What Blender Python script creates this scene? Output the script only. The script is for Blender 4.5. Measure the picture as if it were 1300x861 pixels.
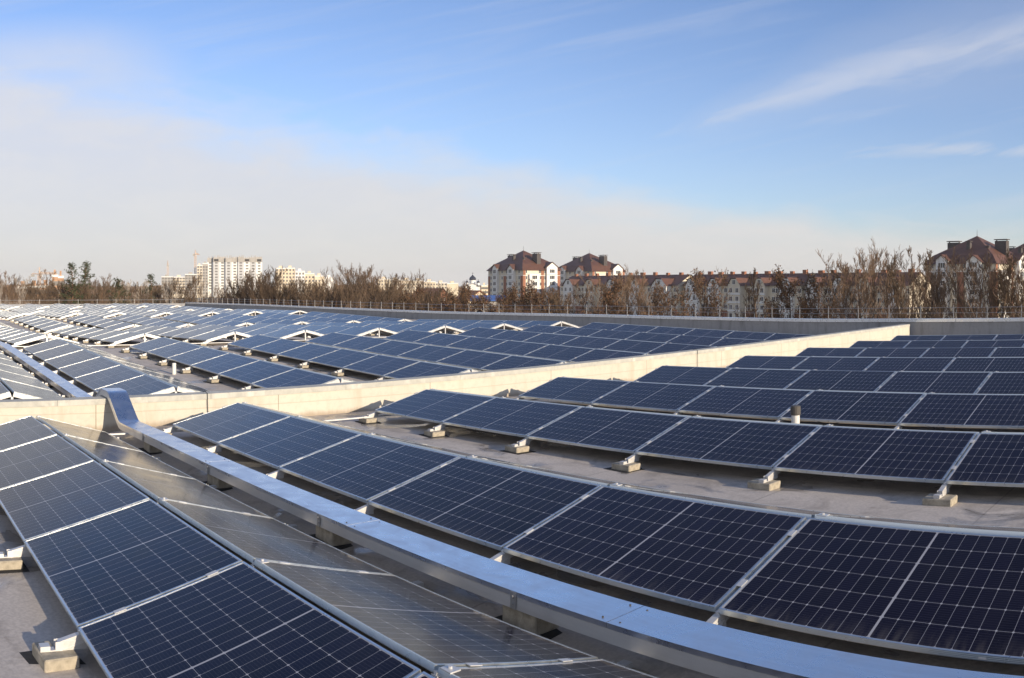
import bpy, math, random
from mathutils import Vector, Matrix
R = math.radians
scene = bpy.context.scene
for o in list(bpy.data.objects):
    bpy.data.objects.remove(o)
COL = scene.collection

# ------------------------------------------------------------------ camera
# The photograph is a stitched phone panorama: a cylindrical projection.
# World: X runs along the panel rows, Y across them, the lens is at z = 0.
HEAD = -0.8485                      # azimuth of the picture centre, from +Y towards +X
cam = bpy.data.cameras.new('camera')
camo = bpy.data.objects.new('camera', cam)
COL.objects.link(camo)
cam.type = 'PANO'
cam.panorama_type = 'CENTRAL_CYLINDRICAL'
F = 1089.0
cam.central_cylindrical_range_u_min = -650 / F
cam.central_cylindrical_range_u_max = 650 / F
cam.central_cylindrical_range_v_min = -(861 - 362) / F
cam.central_cylindrical_range_v_max = 362 / F
cam.central_cylindrical_radius = 1.0
cam.clip_end = 20000
camo.location = (0, 0, 0)
camo.rotation_euler = (R(90), 0, -HEAD)
scene.camera = camo

# ------------------------------------------------------------------ sky, sun, exposure
SUN_EL = R(14)
SUN_AZ = math.atan2(1.45, 0.10)    # from +Y towards +X
world = bpy.data.worlds.new('World')
scene.world = world
world.use_nodes = True
scene.view_settings.view_transform = 'Standard'
scene.view_settings.look = 'None'
scene.view_settings.gamma = 1.0
scene.view_settings.use_curve_mapping = False
scene.view_settings.exposure = 0.3


class NT:
    """small helper around a node tree"""
    def __init__(s, tree):
        s.t = tree
        s.n = tree.nodes
        s.l = tree.links

    def node(s, kind, **kw):
        n = s.n.new(kind)
        for k, v in kw.items():
            setattr(n, k, v)
        return n

    def put(s, sock, v):
        if hasattr(v, 'is_output') or hasattr(v, 'links'):
            s.l.new(v, sock)
        else:
            sock.default_value = v

    def m(s, op, a, b=None, c=None, clamp=False):
        n = s.node('ShaderNodeMath', operation=op)
        n.use_clamp = clamp
        s.put(n.inputs[0], a)
        if b is not None:
            s.put(n.inputs[1], b)
        if c is not None:
            s.put(n.inputs[2], c)
        return n.outputs[0]

    def noise(s, vec, scale, detail=4, rough=0.55, dist=0.0):
        n = s.node('ShaderNodeTexNoise')
        if vec is not None:
            s.l.new(vec, n.inputs['Vector'])
        n.inputs['Scale'].default_value = scale
        n.inputs['Detail'].default_value = detail
        n.inputs['Roughness'].default_value = rough
        n.inputs['Distortion'].default_value = dist
        return n.outputs[0]

    def ramp(s, v, a, b, lo=0.0, hi=1.0, smooth=True):
        n = s.node('ShaderNodeMapRange')
        n.interpolation_type = 'SMOOTHSTEP' if smooth else 'LINEAR'
        s.put(n.inputs[0], v)
        n.inputs[1].default_value = a
        n.inputs[2].default_value = b
        n.inputs[3].default_value = lo
        n.inputs[4].default_value = hi
        return n.outputs[0]

    def mix(s, f, a, b, mode='MIX'):
        n = s.node('ShaderNodeMix', data_type='RGBA', blend_type=mode)
        s.put(n.inputs[0], f)
        s.put(n.inputs[6], a if hasattr(a, 'links') else (*a, 1))
        s.put(n.inputs[7], b if hasattr(b, 'links') else (*b, 1))
        return n.outputs[2]

    def comb(s, x, y, z):
        n = s.node('ShaderNodeCombineXYZ')
        s.put(n.inputs[0], x)
        s.put(n.inputs[1], y)
        s.put(n.inputs[2], z)
        return n.outputs[0]

    def sep(s, v):
        n = s.node('ShaderNodeSeparateXYZ')
        s.l.new(v, n.inputs[0])
        return n.outputs


def build_world():
    w = NT(world.node_tree)
    w.n.clear()
    out = w.node('ShaderNodeOutputWorld')
    bg = w.node('ShaderNodeBackground')
    w.l.new(bg.outputs[0], out.inputs[0])
    sky = w.node('ShaderNodeTexSky', sky_type='NISHITA')
    sky.sun_disc = False
    sky.sun_elevation = SUN_EL
    sky.sun_rotation = SUN_AZ
    sky.altitude = 150
    sky.air_density = 1.0
    sky.dust_density = 0.6
    sky.ozone_density = 2.0
    tc = w.node('ShaderNodeTexCoord')
    d = w.sep(tc.outputs['Generated'])
    az = w.m('ARCTAN2', d[0], d[1])
    a = w.m('SUBTRACT', az, HEAD)
    hor = w.m('SQRT', w.m('ADD', w.m('MULTIPLY', d[0], d[0]), w.m('MULTIPLY', d[1], d[1])))
    e = w.m('DIVIDE', d[2], w.m('MAXIMUM', hor, 0.02))
    # one high veil thick towards the horizon and the left of the view
    eb = w.m('ADD', w.m('ADD', w.m('MULTIPLY', w.m('MULTIPLY', a, a), 0.10), w.m('MULTIPLY', a, -0.17)), 0.138)
    v1 = w.comb(w.m('MULTIPLY', a, 2.2), w.m('MULTIPLY', e, 7.0), 0.0)
    n1 = w.noise(v1, 1.6, 6, 0.55, 0.4)
    n2 = w.noise(v1, 5.0, 6, 0.6, 0.6)
    lim = w.m('ADD', eb, w.m('MULTIPLY', w.m('SUBTRACT', n1, 0.5), 0.13))
    lim = w.m('ADD', lim, w.m('MULTIPLY', w.m('SUBTRACT', n2, 0.5), 0.05))
    bank = w.ramp(w.m('SUBTRACT', lim, e), -0.04, 0.06)
    # a diagonal streak on the right
    mid = w.m('ADD', w.m('MULTIPLY', w.m('SUBTRACT', a, 0.165), 0.27), 0.176)
    wid = w.m('ADD', w.m('MULTIPLY', w.m('SUBTRACT', a, 0.10), 0.14), 0.008)
    v3 = w.comb(w.m('MULTIPLY', a, 3.0), w.m('MULTIPLY', w.m('SUBTRACT', e, mid), 13.0), 3.7)
    n3 = w.noise(v3, 2.4, 7, 0.52, 0.7)
    off = w.m('ABSOLUTE', w.m('SUBTRACT', w.m('SUBTRACT', e, mid), w.m('MULTIPLY', w.m('SUBTRACT', n1, 0.5), 0.05)))
    band = w.m('SUBTRACT', 1.0, w.m('DIVIDE', off, w.m('MAXIMUM', wid, 0.001)), clamp=True)
    band = w.m('MULTIPLY', w.ramp(band, 0.0, 1.1), w.ramp(n3, 0.12, 0.66))
    soft = w.m('SUBTRACT', 1.0, w.m('DIVIDE', off, w.m('MULTIPLY', w.m('MAXIMUM', wid, 0.001), 2.2)), clamp=True)
    band = w.m('MAXIMUM', band, w.m('MULTIPLY', w.ramp(soft, 0.0, 1.0), 0.38))
    band = w.m('MULTIPLY', band, w.ramp(a, 0.11, 0.25))
    # a lower thin streak
    off2 = w.m('ABSOLUTE', w.m('SUBTRACT', e, w.m('ADD', 0.158, w.m('MULTIPLY', w.m('SUBTRACT', n2, 0.5), 0.02))))
    b2 = w.m('SUBTRACT', 1.0, w.m('DIVIDE', off2, 0.017), clamp=True)
    b2 = w.m('MULTIPLY', w.m('MULTIPLY', w.ramp(b2, 0, 1), w.ramp(n3, 0.35, 0.6)), w.ramp(a, 0.30, 0.42))
    # thin cirrus everywhere
    v4 = w.comb(w.m('MULTIPLY', w.m('ADD', a, w.m('MULTIPLY', e, -1.5)), 1.6), w.m('MULTIPLY', w.m('ADD', e, w.m('MULTIPLY', a, -0.2)), 16.0), 9.1)
    n4 = w.noise(v4, 2.0, 7, 0.6, 0.5)
    cir = w.m('ADD', w.m('MULTIPLY', w.ramp(n4, 0.45, 0.85), 0.26), w.ramp(e, 0.42, 0.05, 0.03, 0.16))
    lav = w.m('MULTIPLY', w.ramp(a, -0.30, -0.52), w.ramp(e, 0.335, 0.25))
    lav = w.m('MULTIPLY', lav, w.ramp(n1, 0.25, 0.65, 0.35, 0.72))
    cloud = w.m('MAXIMUM', w.m('MULTIPLY', bank, 0.93), w.m('MULTIPLY', band, 0.62))
    cloud = w.m('MAXIMUM', cloud, lav)
    cloud = w.m('MAXIMUM', cloud, w.m('MULTIPLY', b2, 0.5))
    cloud = w.m('MAXIMUM', cloud, cir)
    ccol = w.mix(w.ramp(e, 0.0, 0.22), (6.0, 5.85, 5.7), (5.6, 5.85, 6.6))
    ccol = w.mix(w.m('MULTIPLY', w.ramp(n2, 0.35, 0.7), 0.3), ccol, (6.7, 6.4, 6.1))
    tint = w.mix(1.0, sky.outputs[0], (1.18, 1.26, 1.60), 'MULTIPLY')
    col = w.mix(cloud, tint, ccol)
    w.l.new(col, bg.inputs['Color'])
    bg.inputs['Strength'].default_value = 0.1


build_world()
sl = bpy.data.lights.new('sun', 'SUN')
sl.energy = 5.0
sl.angle = R(0.53)
sl.color = (1.0, 0.83, 0.62)
so = bpy.data.objects.new('sun', sl)
COL.objects.link(so)
ce = math.cos(SUN_EL)
SDIR = Vector((ce * math.sin(SUN_AZ), ce * math.cos(SUN_AZ), math.sin(SUN_EL)))
so.rotation_euler = SDIR.to_track_quat('Z', 'Y').to_euler()
so.location = SDIR * 60

# ------------------------------------------------------------------ materials
MATS = {}


def mat(name, base=(0.5, 0.5, 0.5), rough=0.6, metal=0.0, var=0.0, scale=3.0, bump=0.0, spec=0.5, coord='Object', rvar=0.0):
    if name in MATS:
        return MATS[name]
    mt = bpy.data.materials.new(name)
    mt.use_nodes = True
    t = NT(mt.node_tree)
    bs = t.n['Principled BSDF']
    bs.inputs['Roughness'].default_value = rough
    bs.inputs['Metallic'].default_value = metal
    bs.inputs['Specular IOR Level'].default_value = spec
    bs.inputs['Base Color'].default_value = (*base, 1)
    if var or bump or rvar:
        tc = t.node('ShaderNodeTexCoord')
        n = t.noise(tc.outputs[coord], scale, 6, 0.6, 0.3)
        if var:
            c = t.mix(t.ramp(n, 0.25, 0.75), tuple(x * (1 - var) for x in base), tuple(min(1, x * (1 + var)) for x in base))
            t.l.new(c, bs.inputs['Base Color'])
        if rvar:
            t.l.new(t.ramp(n, 0.3, 0.7, rough - rvar, rough + rvar), bs.inputs['Roughness'])
        if bump:
            b = t.node('ShaderNodeBump')
            b.inputs['Strength'].default_value = bump
            b.inputs['Distance'].default_value = 0.01
            t.l.new(n, b.inputs['Height'])
            t.l.new(b.outputs[0], bs.inputs['Normal'])
    MATS[name] = mt
    return mt


PL, PW = 1.775, 1.04               # a solar panel: 120 half cells, 20 x 6


def cell_material():
    mt = bpy.data.materials.new('solar_cells')
    mt.use_nodes = True
    t = NT(mt.node_tree)
    bs = t.n['Principled BSDF']
    tc = t.node('ShaderNodeTexCoord')
    x, y, z = t.sep(tc.outputs['Object'])
    xm = t.m('SUBTRACT', t.m('ABSOLUTE', t.m('SUBTRACT', x, PL / 2)), 0.006)
    cw, rh = 0.0860, 0.1685
    c = t.m('DIVIDE', xm, cw)
    r = t.m('DIVIDE', t.m('SUBTRACT', y, (PW - 6 * rh) / 2), rh)
    dx = t.m('MULTIPLY', t.m('SUBTRACT', 0.5, t.m('ABSOLUTE', t.m('SUBTRACT', t.m('FRACT', c), 0.5))), cw)
    dy = t.m('MULTIPLY', t.m('SUBTRACT', 0.5, t.m('ABSOLUTE', t.m('SUBTRACT', t.m('FRACT', r), 0.5))), rh)
    l1 = t.m('LESS_THAN', dx, 0.0009)
    l2 = t.m('LESS_THAN', dy, 0.0010)
    l3 = t.m('LESS_THAN', t.m('ADD', dx, dy), 0.0085)
    edge = t.m('MAXIMUM', t.m('LESS_THAN', xm, 0.0), t.m('GREATER_THAN', xm, 10 * cw))
    edge = t.m('MAXIMUM', edge, t.m('MAXIMUM', t.m('LESS_THAN', r, 0.0), t.m('GREATER_THAN', r, 6.0)))
    line = t.m('MAXIMUM', t.m('MAXIMUM', l1, l2), t.m('MAXIMUM', l3, edge))
    bb = t.m('FRACT', t.m('MULTIPLY', r, 9.0))
    bus = t.m('LESS_THAN', t.m('ABSOLUTE', t.m('SUBTRACT', bb, 0.5)), 0.045)
    oi = t.node('ShaderNodeObjectInfo')
    dark = t.mix(oi.outputs['Random'], (0.0034, 0.0026, 0.0068), (0.0066, 0.0050, 0.0140))
    cid = t.node('ShaderNodeTexWhiteNoise')
    t.l.new(t.comb(t.m('FLOOR', t.m('DIVIDE', t.m('SUBTRACT', x, PL / 2), cw)), t.m('FLOOR', r), oi.outputs['Random']), cid.inputs['Vector'])
    dark = t.mix(t.m('MULTIPLY', cid.outputs[0], 0.35), dark, (0.011, 0.0082, 0.027))
    col = t.mix(t.m('MULTIPLY', bus, 0.20), dark, (0.14, 0.14, 0.16))
    col = t.mix(line, col, (0.38, 0.38, 0.40))
    # dust that settles in uneven films
    dn = t.noise(tc.outputs['Object'], 2.3, 5, 0.6, 0.5)
    col = t.mix(t.ramp(dn, 0.3, 0.8, 0.001, 0.014), col, (0.35, 0.31, 0.26))
    oc = t.comb(t.m('ADD', x, t.m('MULTIPLY', oi.outputs['Random'], 37.0)), y, 0.0)
    low = t.noise(t.comb(t.m('MULTIPLY', t.m('ADD', x, t.m('MULTIPLY', oi.outputs['Random'], 37.0)), 9.0), t.m('MULTIPLY', y, 1.2), 0.0), 2.0, 5, 0.65)
    lowm = t.m('MULTIPLY', t.ramp(y, 0.16, 0.015), t.ramp(low, 0.40, 0.72))
    col = t.mix(t.m('MULTIPLY', lowm, 0.16), col, (0.32, 0.29, 0.25))
    vo = t.node('ShaderNodeTexVoronoi')
    t.l.new(oc, vo.inputs['Vector'])
    vo.inputs['Scale'].default_value = 3.2
    vs_ = t.node('ShaderNodeSeparateColor')
    t.l.new(vo.outputs['Color'], vs_.inputs[0])
    wob = t.m('MULTIPLY', t.noise(oc, 45.0, 3, 0.6), 0.05)
    drop = t.m('MULTIPLY', t.m('LESS_THAN', t.m('ADD', vo.outputs['Distance'], wob), 0.058), t.m('GREATER_THAN', vs_.outputs[0], 0.93))
    col = t.mix(t.m('MULTIPLY', drop, 0.7), col, (0.45, 0.44, 0.41))
    t.l.new(col, bs.inputs['Base Color'])
    t.l.new(t.ramp(dn, 0.3, 0.75, 0.10, 0.20), bs.inputs['Roughness'])
    bs.inputs['Specular IOR Level'].default_value = 0.155
    MATS['solar_cells'] = mt
    return mt


def roof_material():
    mt = bpy.data.materials.new('roof_membrane')
    mt.use_nodes = True
    t = NT(mt.node_tree)
    bs = t.n['Principled BSDF']
    tc = t.node('ShaderNodeTexCoord')
    p = tc.outputs['Object']
    n1 = t.noise(p, 0.5, 7, 0.6, 0.5)
    n2 = t.noise(p, 2.2, 7, 0.65, 0.8)
    n3 = t.noise(p, 38.0, 3, 0.6)
    col = t.mix(t.ramp(n1, 0.3, 0.7), (0.45, 0.405, 0.36), (0.57, 0.52, 0.465))
    col = t.mix(t.m('MULTIPLY', t.ramp(n2, 0.48, 0.66), 0.68), col, (0.29, 0.26, 0.23))
    col = t.mix(t.m('MULTIPLY', t.ramp(n3, 0.35, 0.65), 0.34), col, (0.27, 0.245, 0.22))
    n4 = t.noise(t.comb(t.m('MULTIPLY', t.sep(p)[0], 0.5), t.m('MULTIPLY', t.sep(p)[1], 1.6), 0.0), 1.7, 8, 0.7, 1.2)
    col = t.mix(t.m('MULTIPLY', t.ramp(n4, 0.56, 0.62), 0.30), col, (0.62, 0.57, 0.50))
    col = t.mix(t.m('MULTIPLY', t.ramp(n4, 0.40, 0.35), 0.40), col, (0.24, 0.205, 0.17))
    # overlapping sheets of membrane, one every two metres
    x, y, z = t.sep(p)
    sx = t.m('FRACT', t.m('DIVIDE', t.m('ADD', x, t.m('MULTIPLY', n2, 0.03)), 2.1))
    seam = t.m('LESS_THAN', sx, 0.008)
    sy = t.m('FRACT', t.m('DIVIDE', t.m('ADD', y, t.m('MULTIPLY', n2, 0.02)), 7.5))
    seam = t.m('MAXIMUM', seam, t.m('LESS_THAN', sy, 0.002))
    col = t.mix(t.m('MULTIPLY', seam, 0.4), col, (0.13, 0.12, 0.11))
    # damp patches
    wet = t.m('MULTIPLY', t.ramp(t.noise(p, 1.15, 5, 0.55, 0.7), 0.55, 0.63), 1.0)
    col = t.mix(t.m('MULTIPLY', wet, 0.42), col, (0.10, 0.095, 0.09))
    t.l.new(col, bs.inputs['Base Color'])
    t.l.new(t.mix(wet, (0.88, 0.88, 0.88), (0.22, 0.22, 0.22)), bs.inputs['Roughness'])
    b = t.node('ShaderNodeBump')
    b.inputs['Strength'].default_value = 0.35
    b.inputs['Distance'].default_value = 0.012
    t.l.new(t.m('ADD', n2, t.m('MULTIPLY', n3, 0.3)), b.inputs['Height'])
    t.l.new(b.outputs[0], bs.inputs['Normal'])
    MATS['roof'] = mt
    return mt


def wall_material(name, base, stain, amt, band=None):
    mt = bpy.data.materials.new(name)
    mt.use_nodes = True
    t = NT(mt.node_tree)
    bs = t.n['Principled BSDF']
    tc = t.node('ShaderNodeTexCoord')
    p = tc.outputs['Object']
    x, y, z = t.sep(p)
    n1 = t.noise(t.comb(t.m('MULTIPLY', x, 2.0), t.m('MULTIPLY', y, 2.0), t.m('MULTIPLY', z, 0.35)), 1.3, 6, 0.65, 0.4)
    n2 = t.noise(p, 9.0, 6, 0.65)
    col = t.mix(t.m('MULTIPLY', t.ramp(n1, 0.45, 0.75), amt), base, stain)
    col = t.mix(t.m('MULTIPLY', t.ramp(n2, 0.45, 0.7), amt * 0.6), col, tuple(c * 0.75 for c in base))
    if band:
        foot = t.noise(t.comb(x, t.m('MULTIPLY', y, 1.5), 0.0), 1.2, 6, 0.7)
        fm = t.ramp(t.m('ADD', z, t.m('MULTIPLY', foot, -0.28)), band[0], band[1])
        col = t.mix(t.m('MULTIPLY', fm, 0.75), col, (0.27, 0.21, 0.15))
        sy = t.m('FRACT', t.m('DIVIDE', y, 3.1))
        col = t.mix(t.m('MULTIPLY', t.m('LESS_THAN', sy, 0.0045), 0.8), col, (0.2, 0.17, 0.12))
        sz = t.m('ABSOLUTE', t.m('SUBTRACT', z, t.m('ADD', -1.98, t.m('MULTIPLY', n2, 0.015))))
        col = t.mix(t.m('MULTIPLY', t.m('LESS_THAN', sz, 0.008), 0.35), col, (0.3, 0.25, 0.18))
    t.l.new(col, bs.inputs['Base Color'])
    bs.inputs['Roughness'].default_value = 0.85
    b = t.node('ShaderNodeBump')
    b.inputs['Strength'].default_value = 0.25
    b.inputs['Distance'].default_value = 0.01
    t.l.new(n2, b.inputs['Height'])
    t.l.new(b.outputs[0], bs.inputs['Normal'])
    MATS[name] = mt
    return mt


def metal_material(name, base, rough, scale, metal=1.0):
    """zinc sheet: spangles and long drawn streaks"""
    mt = bpy.data.materials.new(name)
    mt.use_nodes = True
    t = NT(mt.node_tree)
    bs = t.n['Principled BSDF']
    tc = t.node('ShaderNodeTexCoord')
    x, y, z = t.sep(tc.outputs['Object'])
    st = t.noise(t.comb(t.m('MULTIPLY', x, 0.5), t.m('MULTIPLY', y, 14.0), t.m('MULTIPLY', z, 14.0)), scale, 5, 0.6, 0.3)
    sp = t.noise(tc.outputs['Object'], 5.0, 6, 0.65, 0.6)
    col = t.mix(t.ramp(st, 0.3, 0.7), tuple(c * 0.93 for c in base), base)
    col = t.mix(t.m('MULTIPLY', t.ramp(sp, 0.52, 0.72), 0.35), col, tuple(c * 0.80 for c in base))
    t.l.new(col, bs.inputs['Base Color'])
    bs.inputs['Metallic'].default_value = metal
    t.l.new(t.ramp(sp, 0.3, 0.75, rough - 0.07, rough + 0.13), bs.inputs['Roughness'])
    b = t.node('ShaderNodeBump')
    b.inputs['Strength'].default_value = 0.04
    b.inputs['Distance'].default_value = 0.01
    t.l.new(t.noise(tc.outputs['Object'], 1.6, 3, 0.5), b.inputs['Height'])
    t.l.new(b.outputs[0], bs.inputs['Normal'])
    MATS[name] = mt
    return mt


M_CELL = cell_material()
M_ROOF = roof_material()
M_CREAM = wall_material('cream_render', (0.53, 0.50, 0.425), (0.40, 0.34, 0.25), 0.6, (-2.25, -2.36))
M_COPE = wall_material('weathered_coping', (0.42, 0.42, 0.38), (0.62, 0.60, 0.54), 0.9)
M_GREYWALL = wall_material('grey_concrete', (0.275, 0.28, 0.29), (0.15, 0.15, 0.155), 0.85)
M_ZINC = metal_material('zinc_sheet', (0.72, 0.75, 0.80), 0.30, 2.0)
M_ZINCSIDE = metal_material('zinc_sheet_side', (0.70, 0.70, 0.69), 0.42, 2.0, 0.55)  # side copy of the zinc, more diffuse to stand in for bright reflections
M_ALU = mat('aluminium_frame', (0.60, 0.64, 0.66), 0.32, 0.9, 0.06, 12, 0, rvar=0.06)
M_RAIL = mat('aluminium_rail', (0.58, 0.58, 0.575), 0.45, 0.35, 0.08, 9, 0, rvar=0.06)
M_BACK = mat('white_backsheet', (0.62, 0.62, 0.62), 0.6)
M_BLOCK = mat('concrete_block', (0.34, 0.305, 0.24), 0.92, 0, 0.30, 14, 0.8)
M_RUBBER = mat('black_rubber', (0.018, 0.018, 0.018), 0.85, 0, 0.3, 30, 0.6)
M_CABLE = mat('black_cable', (0.012, 0.012, 0.012), 0.55)
M_PIPE = mat('pale_pipe', (0.62, 0.62, 0.60), 0.5, 0, 0.1, 8)
M_CAP = mat('dark_pipe_cap', (0.07, 0.065, 0.06), 0.7)
M_BARK = mat('brown_bark', (0.115, 0.078, 0.050), 0.95, 0, 0.35, 1.2, 0, coord='Object')
M_BARK2 = mat('grey_bark', (0.150, 0.100, 0.066), 0.95, 0, 0.35, 1.2)
M_BARK3 = mat('pale_bark', (0.30, 0.26, 0.22), 0.95, 0, 0.4, 1.5)
M_PINEBARK = mat('pine_bark', (0.16, 0.09, 0.055), 0.95, 0, 0.3, 1.2)
M_RUST = mat('dry_rust_leaves', (0.125, 0.066, 0.034), 0.9, 0, 0.4, 0.8)
M_NEEDLE = mat('pine_needles', (0.050, 0.062, 0.026), 0.9, 0, 0.45, 0.9)
M_GROUND = mat('dry_winter_grass', (0.11, 0.095, 0.055), 0.95, 0, 0.35, 0.03)
M_ROOFTILE = mat('brown_metal_tiles', (0.112, 0.052, 0.034), 0.6, 0, 0.15, 0.6)
M_PLASTER = mat('pale_plaster', (0.62, 0.56, 0.45), 0.85, 0, 0.08, 0.2)
M_WHITEP = mat('white_plaster', (0.72, 0.72, 0.70), 0.8, 0, 0.06, 0.3)
M_BRICK = mat('red_brown_brick', (0.28, 0.125, 0.075), 0.9, 0, 0.2, 0.8)
M_ORANGE = mat('orange_brick', (0.40, 0.25, 0.16), 0.9, 0, 0.2, 0.5)
M_YELLOW = mat('yellow_plaster', (0.64, 0.555, 0.42), 0.85, 0, 0.08, 0.1)
M_PALEGREY = mat('pale_grey_panel', (0.48, 0.49, 0.50), 0.85, 0, 0.08, 0.2)
M_GREYP = mat('bare_grey_concrete', (0.36, 0.345, 0.32), 0.9, 0, 0.15, 0.2)
M_PANE = mat('window_glass', (0.035, 0.04, 0.046), 0.12, 0, 0, 1)
M_FARPANE = mat('far_window_glass', (0.16, 0.155, 0.15), 0.3, 0, 0, 1)
M_OPENSHADE = mat('opening_plate', (0.04, 0.038, 0.036), 0.8)  # shade inside open bays, put into the colour of a plate
M_CHIM = mat('dark_chimney', (0.07, 0.06, 0.058), 0.8, 0, 0.2, 1)
M_CRANE = mat('crane_paint', (0.56, 0.42, 0.32), 0.6)
M_BLUE = mat('blue_sheet', (0.05, 0.12, 0.36), 0.5)
M_DOME = mat('dark_dome', (0.05, 0.055, 0.075), 0.35, 0.4)
M_STEEL = mat('galvanised_steel', (0.36, 0.36, 0.36), 0.45, 0.5)


# ------------------------------------------------------------------ mesh helpers
class MB:
    def __init__(s):
        s.v = []
        s.f = []
        s.mi = []

    def quad(s, a, b, c, d, mi=0):
        i = len(s.v)
        s.v += [tuple(a), tuple(b), tuple(c), tuple(d)]
        s.f.append((i, i + 1, i + 2, i + 3))
        s.mi.append(mi)

    def tri(s, a, b, c, mi=0):
        i = len(s.v)
        s.v += [tuple(a), tuple(b), tuple(c)]
        s.f.append((i, i + 1, i + 2))
        s.mi.append(mi)

    def poly(s, pts, mi=0):
        i = len(s.v)
        s.v += [tuple(p) for p in pts]
        s.f.append(tuple(range(i, i + len(pts))))
        s.mi.append(mi)

    def box(s, x0, x1, y0, y1, z0, z1, mi=0, M=None, ch=0.0):
        if ch:
            c = ch
            ring = [(x0 + c, y0), (x1 - c, y0), (x1, y0 + c), (x1, y1 - c), (x1 - c, y1), (x0 + c, y1), (x0, y1 - c), (x0, y0 + c)]
            inn = [(x0 + c, y0 + c), (x1 - c, y0 + c), (x1 - c, y0 + c), (x1 - c, y1 - c), (x1 - c, y1 - c), (x0 + c, y1 - c), (x0 + c, y1 - c), (x0 + c, y0 + c)]
            lo = [(p[0], p[1], z0) for p in ring]
            hi = [(p[0], p[1], z1 - c) for p in ring]
            top = [(x0 + c, y0 + c, z1), (x1 - c, y0 + c, z1), (x1 - c, y1 - c, z1), (x0 + c, y1 - c, z1)]
            T = (lambda p: M @ Vector(p)) if M else (lambda p: p)
            for k in range(8):
                j = (k + 1) % 8
                s.quad(T(lo[k]), T(lo[j]), T(hi[j]), T(hi[k]), mi)
            for k, (a, b) in enumerate(((0, 1), (1, 2), (2, 3), (3, 0))):
                p, q = hi[2 * k], hi[2 * k + 1]
                s.quad(T(p), T(q), T(top[b]), T(top[a]), mi)
                r = hi[(2 * k + 2) % 8]
                s.tri(T(q), T(r), T(top[b]), mi)
            s.poly([T(p) for p in top], mi)
            s.poly([T(p) for p in reversed(lo)], mi)
            return
        p = [(x0, y0, z0), (x1, y0, z0), (x1, y1, z0), (x0, y1, z0), (x0, y0, z1), (x1, y0, z1), (x1, y1, z1), (x0, y1, z1)]
        if M:
            p = [tuple(M @ Vector(q)) for q in p]
        i = len(s.v)
        s.v += p
        for f in ((0, 3, 2, 1), (4, 5, 6, 7), (0, 1, 5, 4), (1, 2, 6, 5), (2, 3, 7, 6), (3, 0, 4, 7)):
            s.f.append(tuple(i + k for k in f))
            s.mi.append(mi)

    def tube(s, pts, rads, n=6, mi=0, cap=True):
        pts = [Vector(p) for p in pts]
        rings = []
        for k, p in enumerate(pts):
            d = (pts[min(k + 1, len(pts) - 1)] - pts[max(k - 1, 0)])
            if d.length < 1e-9:
                d = Vector((0, 0, 1))
            d.normalize()
            ref = Vector((0, 0, 1)) if abs(d.z) < 0.9 else Vector((1, 0, 0))
            a = d.cross(ref).normalized()
            b = d.cross(a)
            r = rads[k] if hasattr(rads, '__len__') else rads
            i = len(s.v)
            for q in range(n):
                t = 2 * math.pi * q / n
                s.v.append(tuple(p + a * (r * math.cos(t)) + b * (r * math.sin(t))))
            rings.append(i)
        for k in range(len(rings) - 1):
            for q in range(n):
                s.f.append((rings[k] + q, rings[k] + (q + 1) % n, rings[k + 1] + (q + 1) % n, rings[k + 1] + q))
                s.mi.append(mi)
        if cap:
            s.f.append(tuple(rings[-1] + q for q in range(n)))
            s.mi.append(mi)
            s.f.append(tuple(rings[0] + q for q in reversed(range(n))))
            s.mi.append(mi)

    def lathe(s, prof, n=16, mi=0, cx=0, cy=0):
        base = len(s.v)
        for (r, z) in prof:
            for q in range(n):
                t = 2 * math.pi * q / n
                s.v.append((cx + r * math.cos(t), cy + r * math.sin(t), z))
        for k in range(len(prof) - 1):
            for q in range(n):
                a = base + k * n
                s.f.append((a + q, a + (q + 1) % n, a + n + (q + 1) % n, a + n + q))
                s.mi.append(mi)
        s.f.append(tuple(base + (len(prof) - 1) * n + q for q in range(n)))
        s.mi.append(mi)

    def mesh(s, name, mats):
        me = bpy.data.meshes.new(name)
        me.from_pydata(s.v, [], s.f)
        for m_ in (mats if isinstance(mats, (list, tuple)) else [mats]):
            me.materials.append(m_)
        if any(s.mi):
            me.polygons.foreach_set('material_index', s.mi)
        me.update()
        return me


def put(name, me, parent=None, loc=(0, 0, 0), rot=(0, 0, 0)):
    o = bpy.data.objects.new(name, me)
    COL.objects.link(o)
    if parent:
        o.parent = parent
    o.location = loc
    o.rotation_euler = rot
    return o


def tag(o, label=None, cat=None, group=None, kind=None):
    if label:
        o['label'] = label
    if cat:
        o['category'] = cat
    if group:
        o['group'] = group
    if kind:
        o['kind'] = kind
    return o


def thing(name, label, cat, loc=(0, 0, 0), rot=(0, 0, 0), group=None):
    o = put(name, None, None, loc, rot)
    o.empty_display_size = 0.3
    return tag(o, label, cat, group)


def az(px):
    return HEAD + (px - 650) / F


def at(px, r):
    a = az(px)
    return r * math.sin(a), r * math.cos(a)


ORD = ['first', 'second', 'third', 'fourth', 'fifth', 'sixth', 'seventh', 'eighth', 'ninth', 'tenth', 'eleventh', 'twelfth', 'thirteenth', 'fourteenth']

# ------------------------------------------------------------------ the roof
KN = [(-96, -2.365), (-66, -2.395), (-52, -2.165), (-39, -2.315), (-26, -2.015), (-13.4, -2.235), (0, -1.855), (16, -1.545)]


def zr(u):
    for (a, za), (b, zb) in zip(KN, KN[1:]):
        if a <= u <= b:
            return za + (zb - za) * (u - a) / (b - a)
    return KN[0][1] if u < KN[0][0] else KN[-1][1]


def dip(v):
    return -0.095 * min(1, max(0, (3.9 - v) / 0.9))


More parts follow.
